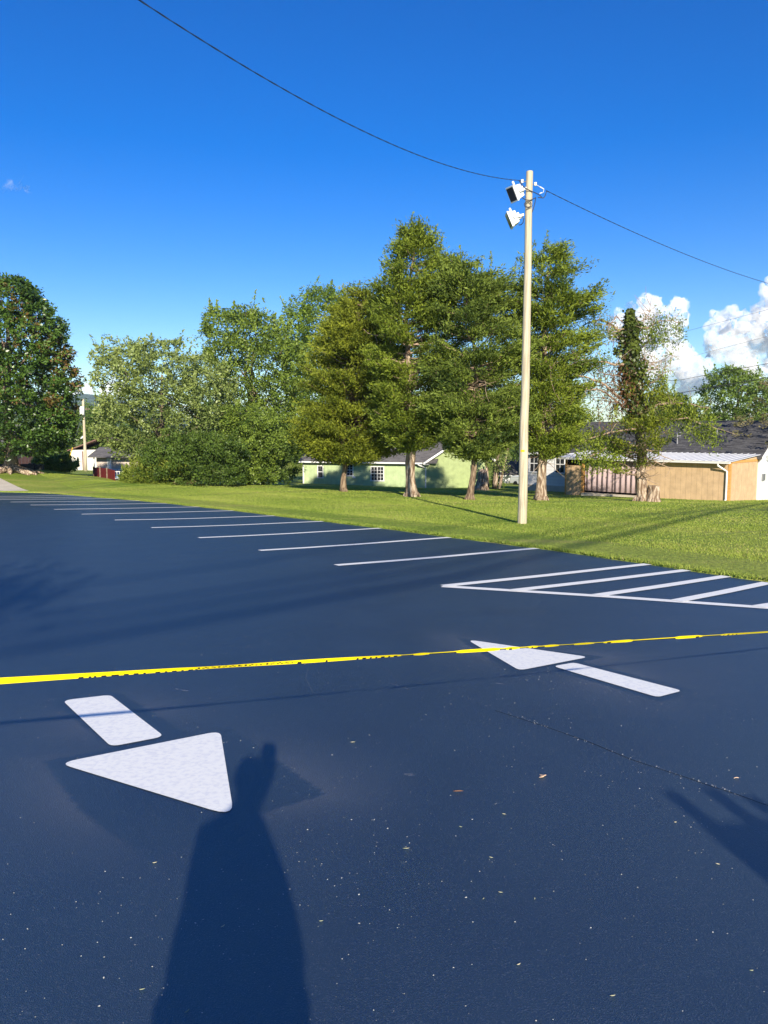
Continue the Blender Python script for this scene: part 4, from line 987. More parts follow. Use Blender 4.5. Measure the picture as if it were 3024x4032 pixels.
# ------------------------------------------------------------------ buildings
class Frame:
    def __init__(s, o, ang):                   # ang: direction of u (degrees, ccw from +x); v points away from the camera
        s.o = np.array(o, float); s.u = np.array([math.cos(R(ang)), math.sin(R(ang)), 0]); s.v = np.array([-s.u[1], s.u[0], 0])
        s.k = np.array([0, 0, 1.])
    def p(s, a, b, z): return s.o + a * s.u + b * s.v + z * s.k
    def box(s, mb, a0, a1, b0, b1, z0, z1, mi=0):
        return mb.box(s.p((a0 + a1) / 2, (b0 + b1) / 2, (z0 + z1) / 2), s.u * (a1 - a0) / 2, s.v * (b1 - b0) / 2, s.k * (z1 - z0) / 2, mi)
def window(fr, root, a0, a1, z0, z1, b, nrm=-1, rows=1, cols=1, sash=True, label=None, along='u', frame_m=None):
    """window on the face at v=b whose outside is towards -v"""
    mb = MB(); w = .07
    fr.box(mb, a0 - w, a0, b - .05, b + .02, z0 - w, z1 + w); fr.box(mb, a1, a1 + w, b - .05, b + .02, z0 - w, z1 + w)
    fr.box(mb, a0, a1, b - .05, b + .02, z1, z1 + w); fr.box(mb, a0 - .03 - w, a1 + .03 + w, b - .09, b + .02, z0 - w - .01, z0)
    zm = (z0 + z1) / 2
    if sash: fr.box(mb, a0, a1, b - .035, b + .01, zm - .025, zm + .025)
    for c in range(1, cols): x = a0 + (a1 - a0) * c / cols; fr.box(mb, x - .012, x + .012, b - .03, b - .008, z0, z1)
    for r in range(1, rows):
        z = z0 + (z1 - z0) * r / rows
        if abs(z - zm) > .05 or not sash: fr.box(mb, a0, a1, b - .029, b - .009, z - .011, z + .011)
    f = part(mb, 'window', frame_m or M['trim'], root)
    mb = MB(); fr.box(mb, a0, a1, b - .007, b + .0, z0, z1); part(mb, 'pane', M['glass'], root, parent=f)
    return f
def gable_roof(mb, fr, a0, a1, b0, b1, z, rise, over=.3, th=.10, mi=0, ends=.25):
    """ridge along u"""
    bm_ = (b0 + b1) / 2; sl_ = rise / ((b1 - b0) / 2); zo = z - over * sl_
    for sgn, bb in ((1, b0 - over), (-1, b1 + over)):
        poly = [fr.p(a0 - ends, bb, zo), fr.p(a0 - ends, bm_ , z + rise), fr.p(a0 - ends, bm_, z + rise + th), fr.p(a0 - ends, bb, zo + th)]
        mb.prism(poly, fr.u * (a1 - a0 + 2 * ends), mi)

# --- white house with the tan enclosed porch (right)
c0 = P(2870, 1973, 42.0); hz = T(c0[0], c0[1]); ANG = -44
Fh = Frame((c0[0], c0[1], c0[2] - .04), ANG)      # origin: front right corner of the porch, u to the right
uL = 10.0; PDp = 4.3                                # porch length to the left, depth
M['tan'] = siding('tan_grooved_panel', (.56, .395, .235), Fh.u, .305, .045, .008)
M['tanside'] = siding('tan_grooved_panel_end', (.56, .395, .235), Fh.v, .305, .045, .008)
M['clap'] = siding('white_clapboard', (.74, .74, .73), (0, 0, 1), .23, .06, .02, dark=.5, noise_amt=.05)
M['roofdark'] = shingles('charcoal_shingles', (.050, .050, .053), (.118, .116, .118), Fh.u)
M['metalroof'] = siding('ribbed_metal_roof', (.60, .61, .63), Fh.u, .3, .10, .02, rough=.45, dark=.75, noise_amt=.03)
M['curtain'] = mat('mauve_fabric', (.46, .36, .36), .9, .1, noise=(3, (.40, .31, .31), .4, .7))
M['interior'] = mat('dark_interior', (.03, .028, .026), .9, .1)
EV = 2.12
hr = thing('house', 'white house with charcoal roof and a tan enclosed porch at the right', 'house', Fh.p(0, 0, 0))
# horizontal positions along u measured from photo columns
def a_of(px, b=0.0):
    k = (px - CX) / FPX * 1.0; # x/y' with small pitch correction ignored
    o = Fh.o + b * Fh.v; k = k * (math.cos(PITCH) + .04 * 0 + .002)
    return (k * o[1] - o[0]) / (Fh.u[0] - k * Fh.u[1])
aT0, aP1, aC0, aC1, aW0 = a_of(2233), a_of(2299), a_of(2310), a_of(2510), a_of(2525)
for bx_ in ((aW0, 0, .0, .12, -.5, EV), (aT0, aP1 - .12, .0, .12, -.5, 1.70)):
    mb = MB(); Fh.box(mb, *bx_); part(mb, 'porch_wall', M['tan'], hr)
mb = MB(); Fh.box(mb, -.12, .0, .125, PDp, -.5, EV + .02)
mb.prism([Fh.p(-.12, .125, EV + .02), Fh.p(-.12, PDp, EV + .02), Fh.p(-.12, PDp, EV + .25)], Fh.u * .12); part(mb, 'porch_end_wall', M['tanside'], hr)
for bxs in ([(aP1 - .12, aP1 + .03, -.02, .13, -.3, EV)], [(aT0 - .10, aT0 - .002, -.01, .13, -.5, EV)], [(-.10, .025, -.025, -.003, -.5, EV), (.003, .025, -.002, .14, -.5, EV)]):
    mb = MB()
    for bx_ in bxs: Fh.box(mb, *bx_)
    part(mb, 'corner_post', M['cedar'], hr)
mb = MB(); Fh.box(mb, .002, .03, .15, PDp, EV - .02, EV + .12); part(mb, 'porch_fascia', M['cedar'], hr)
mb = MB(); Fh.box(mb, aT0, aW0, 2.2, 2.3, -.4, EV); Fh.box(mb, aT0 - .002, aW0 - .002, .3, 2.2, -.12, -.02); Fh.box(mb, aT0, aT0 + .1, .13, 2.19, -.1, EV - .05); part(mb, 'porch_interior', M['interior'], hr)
mb = MB(); Fh.box(mb, aP1 + .04, aW0, -.25, .25, -.22, .02); part(mb, 'porch_slab', M['concrete'], hr)
# porch roof: low metal slope with ribs, gutter
over = .28; sl_ = .28 / PDp
mb = MB(); mb.prism([Fh.p(aT0 - 1.0, -over, EV + .06), Fh.p(aT0 - 1.0, PDp + .2, EV + .36), Fh.p(aT0 - 1.0, PDp + .2, EV + .40), Fh.p(aT0 - 1.0, -over, EV + .10)], Fh.u * (-aT0 + 1.0 + .12))
a = aT0 - .9
while a < .1:
    mb.prism([Fh.p(a, -over - .005, EV + .101), Fh.p(a, PDp + .19, EV + .401), Fh.p(a, PDp + .19, EV + .43), Fh.p(a, -over - .005, EV + .13)], Fh.u * .04); a += .36
part(mb, 'porch_roof', M['metalroof'], hr)
mb = MB(); Fh.box(mb, aT0 - 1.0, .10, -over - .13, -over - .01, EV - .03, EV + .085); Fh.box(mb, aT0 - 1.0, .10, -over - .15, -over - .135, EV + .06, EV + .10); g0 = part(mb, 'gutter', M['trim'], hr)
mb = MB(); mb.tube([Fh.p(-.55, -over - .07, EV - .02), Fh.p(-.55, -over - .07, EV - .14), Fh.p(-.30, -.12, EV - .36), Fh.p(-.15, -.075, EV - .46), Fh.p(-.15, -.075, .12), Fh.p(-.15, -.2, .03)], .052, 10); part(mb, 'downspout', M['trim'], hr, parent=g0)
# main house body
WD = 7.2; aMl = a_of(2075, PDp) ; aMl = min(aMl, aT0 - 3); aMr = 1.2 + .0
EZ = EV + .22
def main_a(px): return a_of(px, PDp)
mb = MB(); Fh.box(mb, aMl, .0, PDp, PDp + .15, -1.2, EZ); Fh.box(mb, aMl, aMl + .15, PDp + .152, PDp + WD, -1.2, EZ); part(mb, 'wall', M['clap'], hr)
M['whitewall'] = mat('white_painted_wall', (.78, .78, .77), .7, .2, noise=(2, (.72, .72, .71), .4, .7))
GR = 2.05
mb = MB(); mb.prism([Fh.p(.003, PDp + .003, -1.2), Fh.p(.003, PDp + WD, -1.2), Fh.p(.003, PDp + WD, EZ), Fh.p(.003, PDp + WD / 2, EZ + GR), Fh.p(.003, PDp + .003, EZ)], Fh.u * .12); part(mb, 'gable_wall', M['whitewall'], hr)
mb = MB(); gable_roof(mb, Fh, aMl - .1, .12, PDp, PDp + WD, EZ + .02, GR, .25, .12, ends=.18); rf = part(mb, 'roof', M['roofdark'], hr)
for e_, o_ in ((PDp - .27, 0), (PDp + WD + .27, .002)):
    mb = MB(); mb.prism([Fh.p(.305, e_, EZ - .17), Fh.p(.305, PDp + WD / 2 + o_, EZ + GR - .03), Fh.p(.305, PDp + WD / 2 + o_, EZ + GR + .15), Fh.p(.305, e_, EZ + .01)], Fh.u * .03)
    part(mb, 'bargeboard', M['trim'], hr, parent=rf)
mb = MB(); Fh.box(mb, aMl - .2, aT0 - 1.02, PDp - .40, PDp - .27, EZ - .16, EZ + .0); part(mb, 'fascia', M['trim'], hr, parent=rf)
slope = GR / (WD / 2)
def roof_pt(px, w): a = a_of(px, PDp + w); return Fh.p(a, PDp + w, EZ + .14 + slope * w)
q = roof_pt(2666, 1.0); mb = MB(); mb.tube([q - [0, 0, .1], q + [0, 0, .62]], [.05, .05], 10); mb.tube([q + [-.04, 0, .64], q + [.1, -.1, .70], q + [.24, -.1, .74]], [.05, .05, .03], 8); mb.tube([q + [.05, 0, .52], q + [.2, -.06, .5]], [.04, .06], 8); part(mb, 'vent_mast', M['bare'], hr, parent=rf)
q = roof_pt(2821, 2.0); mb = MB(); mb.tube([q - [0, 0, .1], q + [0, 0, .32]], [.05, .05], 10); part(mb, 'vent_pipe', M['bare'], hr, parent=rf)
for (x0, x1) in [(2186, 2224), (2085, 2120)]:
    window(Fh, hr, main_a(x0) + .1, main_a(x1), .95, 2.12, PDp, rows=2, cols=2, frame_m=M['trim'])
mb = MB(); Fh.box(mb, aMl, aT0 + 1.5, PDp - .02, PDp - .003, -1.2, .0); part(mb, 'foundation', M['concrete'], hr)
mb = MB(); pq = Fh.p(-.0, PDp + .6, EV - .75); Fh.box(mb, .128, .22, PDp + .35, PDp + .75, .95, 1.35); part(mb, 'meter_box', M['bare'], hr)
# curtains hanging across the porch opening
def curtain(a0, a1, label):
    n = 70; mb = MB(); vs = []
    for j, z in enumerate((EV - .05, EV - .7, 1.0, .14)):
        for i in range(n):
            t = i / (n - 1); vs.append(Fh.p(a0 + (a1 - a0) * t, .16 + .055 * math.sin(t * (a1 - a0) * 2 * math.pi / .34 + .3 * math.sin(t * 9)) + .02 * math.sin(t * 31 + j), z))
    fs = [(j * n + i, j * n + i + 1, (j + 1) * n + i + 1, (j + 1) * n + i) for j in range(3) for i in range(n - 1)]
    fs = [f[::-1] for f in fs]; mb.add(vs, fs)
    o = mb.build('curtain', M['curtain'], origin=Fh.p((a0 + a1) / 2, .16, EV), smooth=True); s_ = o.modifiers.new('thick', 'SOLIDIFY'); s_.thickness = .006
    tag(o, label, 'curtain', 'porch curtains')
am = a_of(2411); curtain(aP1 + .05, am - .03, 'left mauve curtain beside the cedar post of the tan porch'); curtain(am + .03, aW0 - .0, 'right mauve curtain behind the ivy covered trunk')

# --- pale green house (middle)
g0_ = P(1683, 1922, 64); Fg = Frame((g0_[0], g0_[1], g0_[2] - .05), 0)
Fl = Frame(Fg.o, -17)
M['green'] = siding('pale_green_panel', (.42, .52, .28), Fl.u, .41, .05, .008, dark=.8)  # same house paint as the gable, base lightened to offset tree shade
M['greeng'] = siding('pale_green_gable', (.33, .40, .18), Fg.u, .41, .05, .008, dark=.85)  # same house paint as the wall, base darkened for the sunlit side
M['roofgrey'] = shingles('grey_shingles', (.10, .095, .095), (.17, .16, .155), Fl.u)
gh = thing('house', 'pale green house with grey roof and white trim behind the cedars', 'house', Fg.o)
LL = 11.2; GE = 2.25
mb = MB(); Fl.box(mb, -LL, .0, 0.05, 7.5, -1.0, GE); part(mb, 'wall', M['green'], gh)
GWd = 5.6
mb = MB(); mb.prism([Fg.p(0, -.02, -1.0), Fg.p(GWd - .7, -.02, -1.0), Fg.p(GWd - .7, -.02, GE), Fg.p(GWd / 2, -.02, GE + 1.75), Fg.p(0, -.02, GE)], Fg.v * 7); part(mb, 'gable_wall', M['greeng'], gh)
mb = MB(); gable_roof(mb, Fl, -LL, .6, .05, 7.5, GE + .05, 2.0, .35, .12, ends=.25)
ra = GWd / 2; rise = 1.85
for sg in (-1, 1):
    x1 = ra + sg * (GWd / 2 + .35); zl = GE + .05 - .35 * rise / (GWd / 2)
    mb.prism([Fg.p(x1, -.40, zl), Fg.p(ra, -.40, GE + .05 + rise), Fg.p(ra, -.40, GE + .17 + rise), Fg.p(x1, -.40, zl + .12)], Fg.v * 7.5)
rg = part(mb, 'roof', M['roofgrey'], gh)
for sg in (-1, 1):
    mb = MB()
    x1 = ra + sg * (GWd / 2 + .37); zl = GE + .05 - .37 * rise / (GWd / 2)
    mb.prism([Fg.p(x1, -.44, zl - .06), Fg.p(ra, -.44, GE - .01 + rise), Fg.p(ra, -.44, GE + .18 + rise), Fg.p(x1, -.44, zl + .13)], Fg.v * .035)
    xs_ = sorted([x1 - sg * .02, x1 - sg * .5]); Fg.box(mb, xs_[0], xs_[1], -.40, -.03, zl - .05, zl - .02)
    part(mb, 'bargeboard', M['trim'], gh, parent=rg)
mb = MB(); Fl.box(mb, -LL - .25, -.35, -.42, -.29, GE - .19, GE - .07); gt = part(mb, 'gutter', M['trim'], gh)
mb = MB(); mb.tube([Fl.p(-.75, -.36, GE - .16), Fl.p(-.7, -.36, GE - .26), Fl.p(-.3, -.06, GE - .45), Fl.p(-.15, -.02, GE - .55), Fl.p(-.15, -.02, -.1)], .05, 8); part(mb, 'downspout', M['trim'], gh, parent=gt)
mb = MB(); Fl.box(mb, -LL - .02, -LL + .09, .0, .048, -1.0, GE - .05); Fl.box(mb, -LL, -LL * .55, .01, .048, -1.0, .05); part(mb, 'trim_board', M['trim'], gh)
def al(px):
    k = (px - CX) / FPX; return (k * Fl.o[1] - Fl.o[0]) / (Fl.u[0] - k * Fl.u[1])
window(Fl, gh, al(1252), al(1270), .78, 1.75, .05, sash=True)
window(Fl, gh, al(1366), al(1388), 1.0, 1.92, .05, rows=4, cols=2)
window(Fl, gh, al(1462), al(1484), .62, 1.75, .05, rows=4, cols=2); window(Fl, gh, al(1487), al(1509), .62, 1.75, .05, rows=4, cols=2)
mb = MB(); q = Fl.p(al(1394), -.02, .85); mb.box(q, Fl.u * .12, Fl.v * .06, Fl.k * .08); mb.tube([q, q - Fl.v * .12 - Fl.k * .06], [.08, .05], 8); part(mb, 'dryer_vent', M['white'], gh)
# small multi-trunked tree beside it
broadleaf('birch_tree', 'small pale trunked tree beside the green gable wall', at(1066, 1047, 60), [(955, 1050, 1090), (975, 1045, 1105), (1000, 1048, 1108), (1020, 1055, 1095)], 60, M['maple'], 75, 30, .3, .16, .09, .6, None, limbs=8, shell=.6)
br_ = [o for o in col.objects if o.name == 'birch_tree'][0]; oo = np.array(br_.location); mb = MB()
for dx_, top in [(-.45, (-.7, 0, 3.4)), (.12, (.35, 0, 3.3)), (.4, (1.1, 0, 3.2))]: mb.tube(wig(oo + [dx_, 0, 0], oo + top, 7, .015), np.linspace(.13, .07, 7), 8)
part(mb, 'stem', M['palebark'], br_, smooth=True)
broadleaf('shrub', 'leafy weeds around the pale stems next to the gable wall', at(1058, 1048, 61), [(1020, 1050, 1070), (1040, 1046, 1085), (1048, 1046, 1090)], 61, M['maple2'], 40, 30, .25, .16, .05, .6, None, trunk=False)

# --- white outbuilding with grey roof further back and a parked pickup
w0 = P(1955, 1914, 92); Fw = Frame((w0[0], w0[1], w0[2]), -6)
wb = thing('garage', 'low white outbuilding with grey roof seen left of the light pole', 'garage', Fw.o)
mb = MB(); Fw.box(mb, 0, 9.5, 0, 7, -1.5, 1.45); part(mb, 'wall', M['whitewall'], wb)
mb = MB(); gable_roof(mb, Fw, 0, 9.5, 0, 7, 1.45, 1.5, .35, .1); part(mb, 'roof', M['roofgrey'], wb)
mb = MB(); Fw.box(mb, -.3, 9.8, -.40, -.36, 1.18, 1.32); part(mb, 'fascia', M['trim'], wb)
def pickup():
    o = P(2036, 1914, 82); o[2] -= .1; fr = Frame(o, -62)
    M['tpaint'] = mat('white_vehicle_paint', (.75, .76, .77), .3, .5); M['chrome'] = mat('chrome', (.6, .6, .62), .2, .5, metal=1)
    t = thing('pickup_truck', 'white pickup truck with a dark grille half hidden behind the light pole', 'truck', fr.o)
    # u: across? use u as the length axis towards the camera-left
    mb = MB(); B = lambda m_, a0, a1, b0, b1, z0, z1: fr.box(m_, a0, a1, b0, b1, z0, z1)
    B(mb, 0, 5.4, -.95, .95, .45, 1.05); B(mb, .05, 1.7, -.93, .93, 1.051, 1.22)
    mb.prism([fr.p(1.6, -.88, 1.05), fr.p(2.2, -.8, 1.85), fr.p(3.6, -.8, 1.85), fr.p(3.75, -.88, 1.05)], fr.v * 1.72)
    B(mb, 3.76, 5.39, -.95, -.87, 1.051, 1.35); B(mb, 3.76, 5.39, .87, .95, 1.051, 1.35); B(mb, 5.3, 5.395, -.869, .869, 1.051, 1.35)
    part(mb, 'body', M['tpaint'], t, bevel=.05)
    mb = MB(); B(mb, -.05, .0, -.72, .72, .72, 1.12); part(mb, 'grille', M['black'], t)
    mb = MB(); B(mb, -.12, .02, -.98, .98, .42, .68); part(mb, 'bumper', M['chrome'], t, bevel=.02)
    for s in (-1, 1):
        mb = MB(); B(mb, -.04, .01, s * .84 - .1, s * .84 + .1, .85, 1.1); part(mb, 'headlight', M['glass'], t)
        for a in (.95, 4.35):
            mb = MB(); c = fr.p(a, s * .86, .36); mb.tube([c - fr.v * .12, c + fr.v * .12], [.37, .37], 20); part(mb, 'wheel', M['black'], t)
    mb = MB(); mb.prism([fr.p(1.66, -.82, 1.10), fr.p(2.17, -.76, 1.79), fr.p(2.15, -.76, 1.80), fr.p(1.62, -.82, 1.12)], fr.v * 1.6); part(mb, 'windscreen', M['glass'], t)
pickup()

# --- left background: cream house, shed, red fence, pool, brick corner, low wall
b0_ = P(328, 1850, 95); Fb = Frame((b0_[0], b0_[1], b0_[2] - .3), 8)
M['cream'] = mat('cream_wall', (.72, .70, .60), .8, .2, noise=(1.5, (.66, .64, .55), .4, .7))
M['roofbrown'] = shingles('brown_shingles', (.19, .105, .085), (.25, .145, .12), Fb.u)
bh = thing('house', 'cream house with brown roof and satellite dish far off at the left', 'house', Fb.o)
mb = MB(); Fb.box(mb, -1.4, 5.5, 0, 9, -1.5, 2.75); part(mb, 'wall', M['cream'], bh)
mb = MB(); Fs = Frame(Fb.p(-1.4, 0, 0), 8 + 90)   # ridge runs away from the camera
gable_roof(mb, Fs, 0, 9, -6.9, 0, 2.75, 1.35, .35, .12); rb = part(mb, 'roof', M['roofbrown'], bh)
mb = MB(); Fb.box(mb, -.05, .07, -.12, -.003, -1.4, 2.6); part(mb, 'downspout', M['roofbrown'], bh)
mb = MB(); q = P(331, 1728, 95); mb.tube([q - [0, 0, 1.6], q], [.14, .1], 8); mb.tube([q + [-.12, -.1, .25], q + [-.02, 0, .1]], [.36, .12], 14); part(mb, 'satellite_dish', M['white'], bh, parent=rb)
s0_ = P(368, 1846, 74); Fd = Frame((s0_[0], s0_[1], s0_[2] - .8), -8)
M['pinkwall'] = mat('pale_pink_board', (.58, .49, .43), .8, .2, noise=(2, (.52, .44, .38), .4, .7))
sd = thing('shed', 'low pink beige shed with a dark grey roof behind the pool', 'shed', Fd.o)
mb = MB(); Fd.box(mb, 0, 6, .6, 4, -.5, 2.0); part(mb, 'wall', M['pinkwall'], sd)
mb = MB(); Fd.box(mb, .05, .14, -.05, .04, -.5, 1.95); Fd.box(mb, 1.75, 1.84, -.05, .04, -.5, 1.95); Fd.box(mb, 1.1, 1.45, .55, .598, -.5, 1.8); part(mb, 'porch_post', M['trim'], sd)
mb = MB(); gable_roof(mb, Fd, -.1, 6, -.1, 4, 2.0, .75, .3, .1); part(mb, 'roof', M['roofgrey'], sd)
f0 = np.array([*P(370, 1884, 53)[:2], 0]); f1_ = np.array([*P(452, 1898, 49)[:2], 0]); fdir = f1_ - f0; fl = np.linalg.norm(fdir); fdir /= fl
M['redboard'] = siding('dark_red_board', (.16, .018, .016), (1, 0, 0), .15, .1, .01, dark=.5)
fz = T(f0[0], f0[1]); fe = thing('fence', 'dark red board fence panels at the edge of the lawn', 'fence', (f0[0], f0[1], fz))
nn_ = np.array([-fdir[1], fdir[0], 0])
for k in range(3):
    a = f0 + fdir * fl * k / 3; b = f0 + fdir * fl * (k + 1) / 3 - fdir * .04
    za_, zb_ = T(a[0], a[1]), T(b[0], b[1]); h = .66
    mb = MB(); mb.prism([(a[0], a[1], za_ - .3), (b[0], b[1], zb_ - .3), (b[0], b[1], zb_ + h), (a[0], a[1], za_ + h)], nn_ * .04); part(mb, 'fence_panel', M['redboard'], fe)
    mb = MB(); mb.box((a[0], a[1], za_ + h / 2), (.045, 0, 0), (0, .045, 0), (0, 0, h / 2 + .05)); part(mb, 'fence_post', M['bark2'], fe)
pc = P(474, 1858, 60); pc[2] -= .3
po = thing('swimming_pool', 'round above ground pool with white slatted rail behind the red fence', 'pool', (pc[0], pc[1], pc[2] - 1.0)); pr = 1.85
mb = MB(); n = 40; ang_ = np.linspace(0, 2 * math.pi, n, endpoint=False)
vs = [(pc[0] + pr * math.cos(t), pc[1] + pr * math.sin(t), pc[2] + z) for z in (-1.2, 0) for t in ang_]; mb.add(vs, [(i, (i + 1) % n, n + (i + 1) % n, n + i) for i in range(n)]); part(mb, 'pool_wall', M['trim'], po)
mb = MB(); mb.tube([(pc[0] + pr * math.cos(t), pc[1] + pr * math.sin(t), pc[2]) for t in np.linspace(0, 2 * math.pi, 41)], .06, 6, cap=False); M['poolblue'] = mat('pale_blue_rim', (.35, .55, .70), .5, .4); part(mb, 'pool_rim', M['poolblue'], po)
mb = MB()
for t in np.linspace(0, 2 * math.pi, 64, endpoint=False): q = np.array([pc[0] + pr * math.cos(t), pc[1] + pr * math.sin(t), pc[2]]); mb.box(q + [0, 0, .22], (.018, 0, 0), (0, .018, 0), (0, 0, .2))
mb.tube([(pc[0] + pr * math.cos(t), pc[1] + pr * math.sin(t), pc[2] + .42) for t in np.linspace(0, 2 * math.pi, 41)], .03, 6, cap=False); part(mb, 'rail', M['trim'], po)
mb = MB(); vs = [(pc[0] + pr * .98 * math.cos(t), pc[1] + pr * .98 * math.sin(t), pc[2] - .15) for t in ang_]; mb.add(vs, [tuple(range(n))]); part(mb, 'pool_water', mat('pool_water', (.08, .25, .33), .05, .6), po)
bc = P(8, 1812, 66); Fk = Frame((bc[0] + .35, bc[1], T(bc[0], bc[1]) - .2), 4)
def brick_mat():
    m = bpy.data.materials.new('red_brick'); m.use_nodes = True; nt = m.node_tree; n = nt.nodes; l = nt.links
    g = n.new('ShaderNodeNewGeometry'); mp = n.new('ShaderNodeMapping'); mp.inputs['Rotation'].default_value = (R(90), 0, 0)
    l.new(g.outputs['Position'], mp.inputs['Vector']); br = n.new('ShaderNodeTexBrick'); br.inputs['Scale'].default_value = 4.5
    br.inputs['Color1'].default_value = (.42, .14, .09, 1); br.inputs['Color2'].default_value = (.34, .11, .07, 1); br.inputs['Mortar'].default_value = (.5, .42, .36, 1)
    l.new(mp.outputs[0], br.inputs['Vector']); l.new(br.outputs['Color'], n['Principled BSDF'].inputs['Base Color']); n['Principled BSDF'].inputs['Roughness'].default_value = .9
    return m
bk = thing('brick_house', 'corner of a red brick building at the left edge behind the magnolia', 'house', Fk.o)
mb = MB(); Fk.box(mb, -8, 0, 0, 6, -.5, 2.6); part(mb, 'wall', brick_mat(), bk)
mb = MB(); gable_roof(mb, Fk, -8, 0, 0, 6, 2.6, 1.6, .4, .12); part(mb, 'roof', M['roofgrey'], bk)
mb = MB(); wq = P(50, 1846, 50.5); Fq = Frame((wq[0], wq[1], T(wq[0], wq[1]) - .05), 3)
for k in range(9):
    x = -2.4 + k * .48; Fq.box(mb, x, x + .46 - .03 * (k % 2), 0, .4, 0, .38 + .04 * math.sin(k * 2.1)); 
M['darkstone'] = mat('dark_stone', (.045, .042, .04), .9, .2, noise=(5, (.09, .085, .08), .4, .7), bump=(8, .8, .05))
o = mb.build('stone_border', M['darkstone'], origin=Fq.o, bevel=.03); tag(o, 'low dark stone border in the shade behind the magnolia trunk', 'stone edging')
# ------------------------------------------------------------------ off-frame trees whose shadows fall into view
g1 = G(-260, 2372) - SDIR * 22
def offtree(label, c, rad, z0, z1, ncl, m):
    bx, by = c[0], c[1]; bz = T(bx, by); root = thing('shade_tree', label, 'tree', (bx, by, bz), 'trees standing out of frame')
    mb = MB(); mb.tube(wig((bx, by, bz - .1), (bx, by, z1 - 1), 8, .01), np.linspace(.28, .05, 8), 10); part(mb, 'trunk', M['bark2'], root, smooth=True)
    u = rng.normal(0, 1, (ncl, 3)); u /= np.linalg.norm(u, axis=1)[:, None]; u *= rng.random((ncl, 1)) ** .35
    C = np.array([bx, by, (z0 + z1) / 2]) + u * [rad, rad, (z1 - z0) / 2]; per = 34
    cc = (C[:, None, :] + rng.normal(0, .32, (ncl, per, 3))).reshape(-1, 3); D = rng.normal(0, 1, cc.shape); D /= np.linalg.norm(D, axis=1)[:, None]
    leaves(cc, D, .2, .12, np.clip(.5 + rng.normal(0, .2, len(cc)), 0, 1), 'crown', m, root, np.array([bx, by, bz]))
offtree('leafy tree behind the camera at the left, known by its shadow on the lot', (g1[0], g1[1]), 1.0, g1[2] - .4, g1[2] + .35, 46, M['maple2'])
g2 = G(3300, 2018) - SDIR * 11
offtree('leafy tree just past the right edge, known by its shadow on the lawn', (g2[0] + 1.2, g2[1]), 3.2, g2[2] - 1.2, g2[2] + .9, 210, M['maple2'])

# ------------------------------------------------------------------ hill and clouds
hp = P(312, 1565, 3200); hx, hy, hzp = hp
N1, N2 = 90, 34; vs = []
for j in range(N2):
    for i in range(N1):
        x = hx - 1500 + 3000 * i / (N1 - 1); y = hy - 500 + 1400 * j / (N2 - 1)
        prof = math.exp(-((x - hx) / 330) ** 2) * 1.0 + .38 * math.exp(-((x - hx - 700) / 500) ** 2) + .45 * math.exp(-((x - hx + 800) / 420) ** 2)
        fall = max(0, 1 - ((y - hy) / (520 if y < hy else 900)) ** 2)
        vs.append((x, y, -12 + (hzp + 12) * prof * fall * (1 + .03 * math.sin(x * .05) + .02 * math.sin(y * .07 + x * .02))))
F = np.array([(j * N1 + i, j * N1 + i + 1, (j + 1) * N1 + i + 1, (j + 1) * N1 + i) for j in range(N2 - 1) for i in range(N1 - 1)])
M['forest'] = mat('wooded_hillside', (.030, .060, .018), .95, .05, noise=(.03, (.055, .085, .025), .4, .65, 8), bump=(.06, 1, 8))
hl = fast_mesh('hills', np.array(vs), F, M['forest'], smooth=True); hl['kind'] = 'structure'

def cloud(label, spec, Y, seed, base_px, vox):
    """spec: (px, py, r_px) puffs in photo pixels at distance Y"""
    rg = np.random.default_rng(seed); bm = bmesh.new(); s = Y / FPX
    for (x, y, r) in spec:
        for k in range(1 + int(r / 6)):
            a = rg.random() * 6.283; rr = r * (0 if k == 0 else (.55 + .45 * rg.random()))
            px_, py_ = x + rr * math.cos(a), y + rr * math.sin(a) * .85
            rad = r * (.8 if k == 0 else .18 + .30 * rg.random())
            if py_ + rad * .3 > base_px: py_ = base_px - rad * .3
            c = P(px_, py_, Y + rg.normal(0, r * s * .45))
            m_ = Matrix.Translation(Vector(c)) @ Matrix.Diagonal((rad * s, rad * s, rad * s * .9, 1))
            bmesh.ops.create_icosphere(bm, subdivisions=2, radius=1, matrix=m_)
    me = bpy.data.meshes.new('cloud'); bm.to_mesh(me); bm.free(); ob = bpy.data.objects.new('cloud', me); col.objects.link(ob)
    r = ob.modifiers.new('r', 'REMESH'); r.mode = 'VOXEL'; r.voxel_size = vox; r.use_smooth_shade = True; sm = ob.modifiers.new('s', 'SMOOTH'); sm.iterations = 8; sm.factor = .5
    for (sc, st) in ((340, 240), (140, 190), (60, 95), (26, 42), (12, 16)):
        tx = bpy.data.textures.new('c', 'CLOUDS'); tx.noise_scale = sc * Y / 6000; tx.noise_depth = 3
        d = ob.modifiers.new('d', 'DISPLACE'); d.texture = tx; d.strength = st * Y / 6000; d.mid_level = .5; d.texture_coords = 'GLOBAL'
    dg = bpy.context.evaluated_depsgraph_get(); me2 = bpy.data.meshes.new_from_object(ob.evaluated_get(dg)); ob.modifiers.clear(); ob.data = me2
    me2.materials.clear(); me2.materials.append(M['cloud']); ob['kind'] = 'structure'
    return ob
cm = mat('cloud_vapour', (.80, .80, .81), 1.0, 0.0); M['cloud'] = cm
_b = cm.node_tree.nodes['Principled BSDF']
vs_ = cm.node_tree.nodes.new('ShaderNodeVolumeScatter'); vs_.inputs['Color'].default_value = (1, 1, 1, 1); vs_.inputs['Density'].default_value = .012; vs_.inputs['Anisotropy'].default_value = -.45
cm.node_tree.links.new(vs_.outputs[0], cm.node_tree.nodes['Material Output'].inputs['Volume'])
for l_ in list(cm.node_tree.nodes['Material Output'].inputs['Surface'].links): cm.node_tree.links.remove(l_)
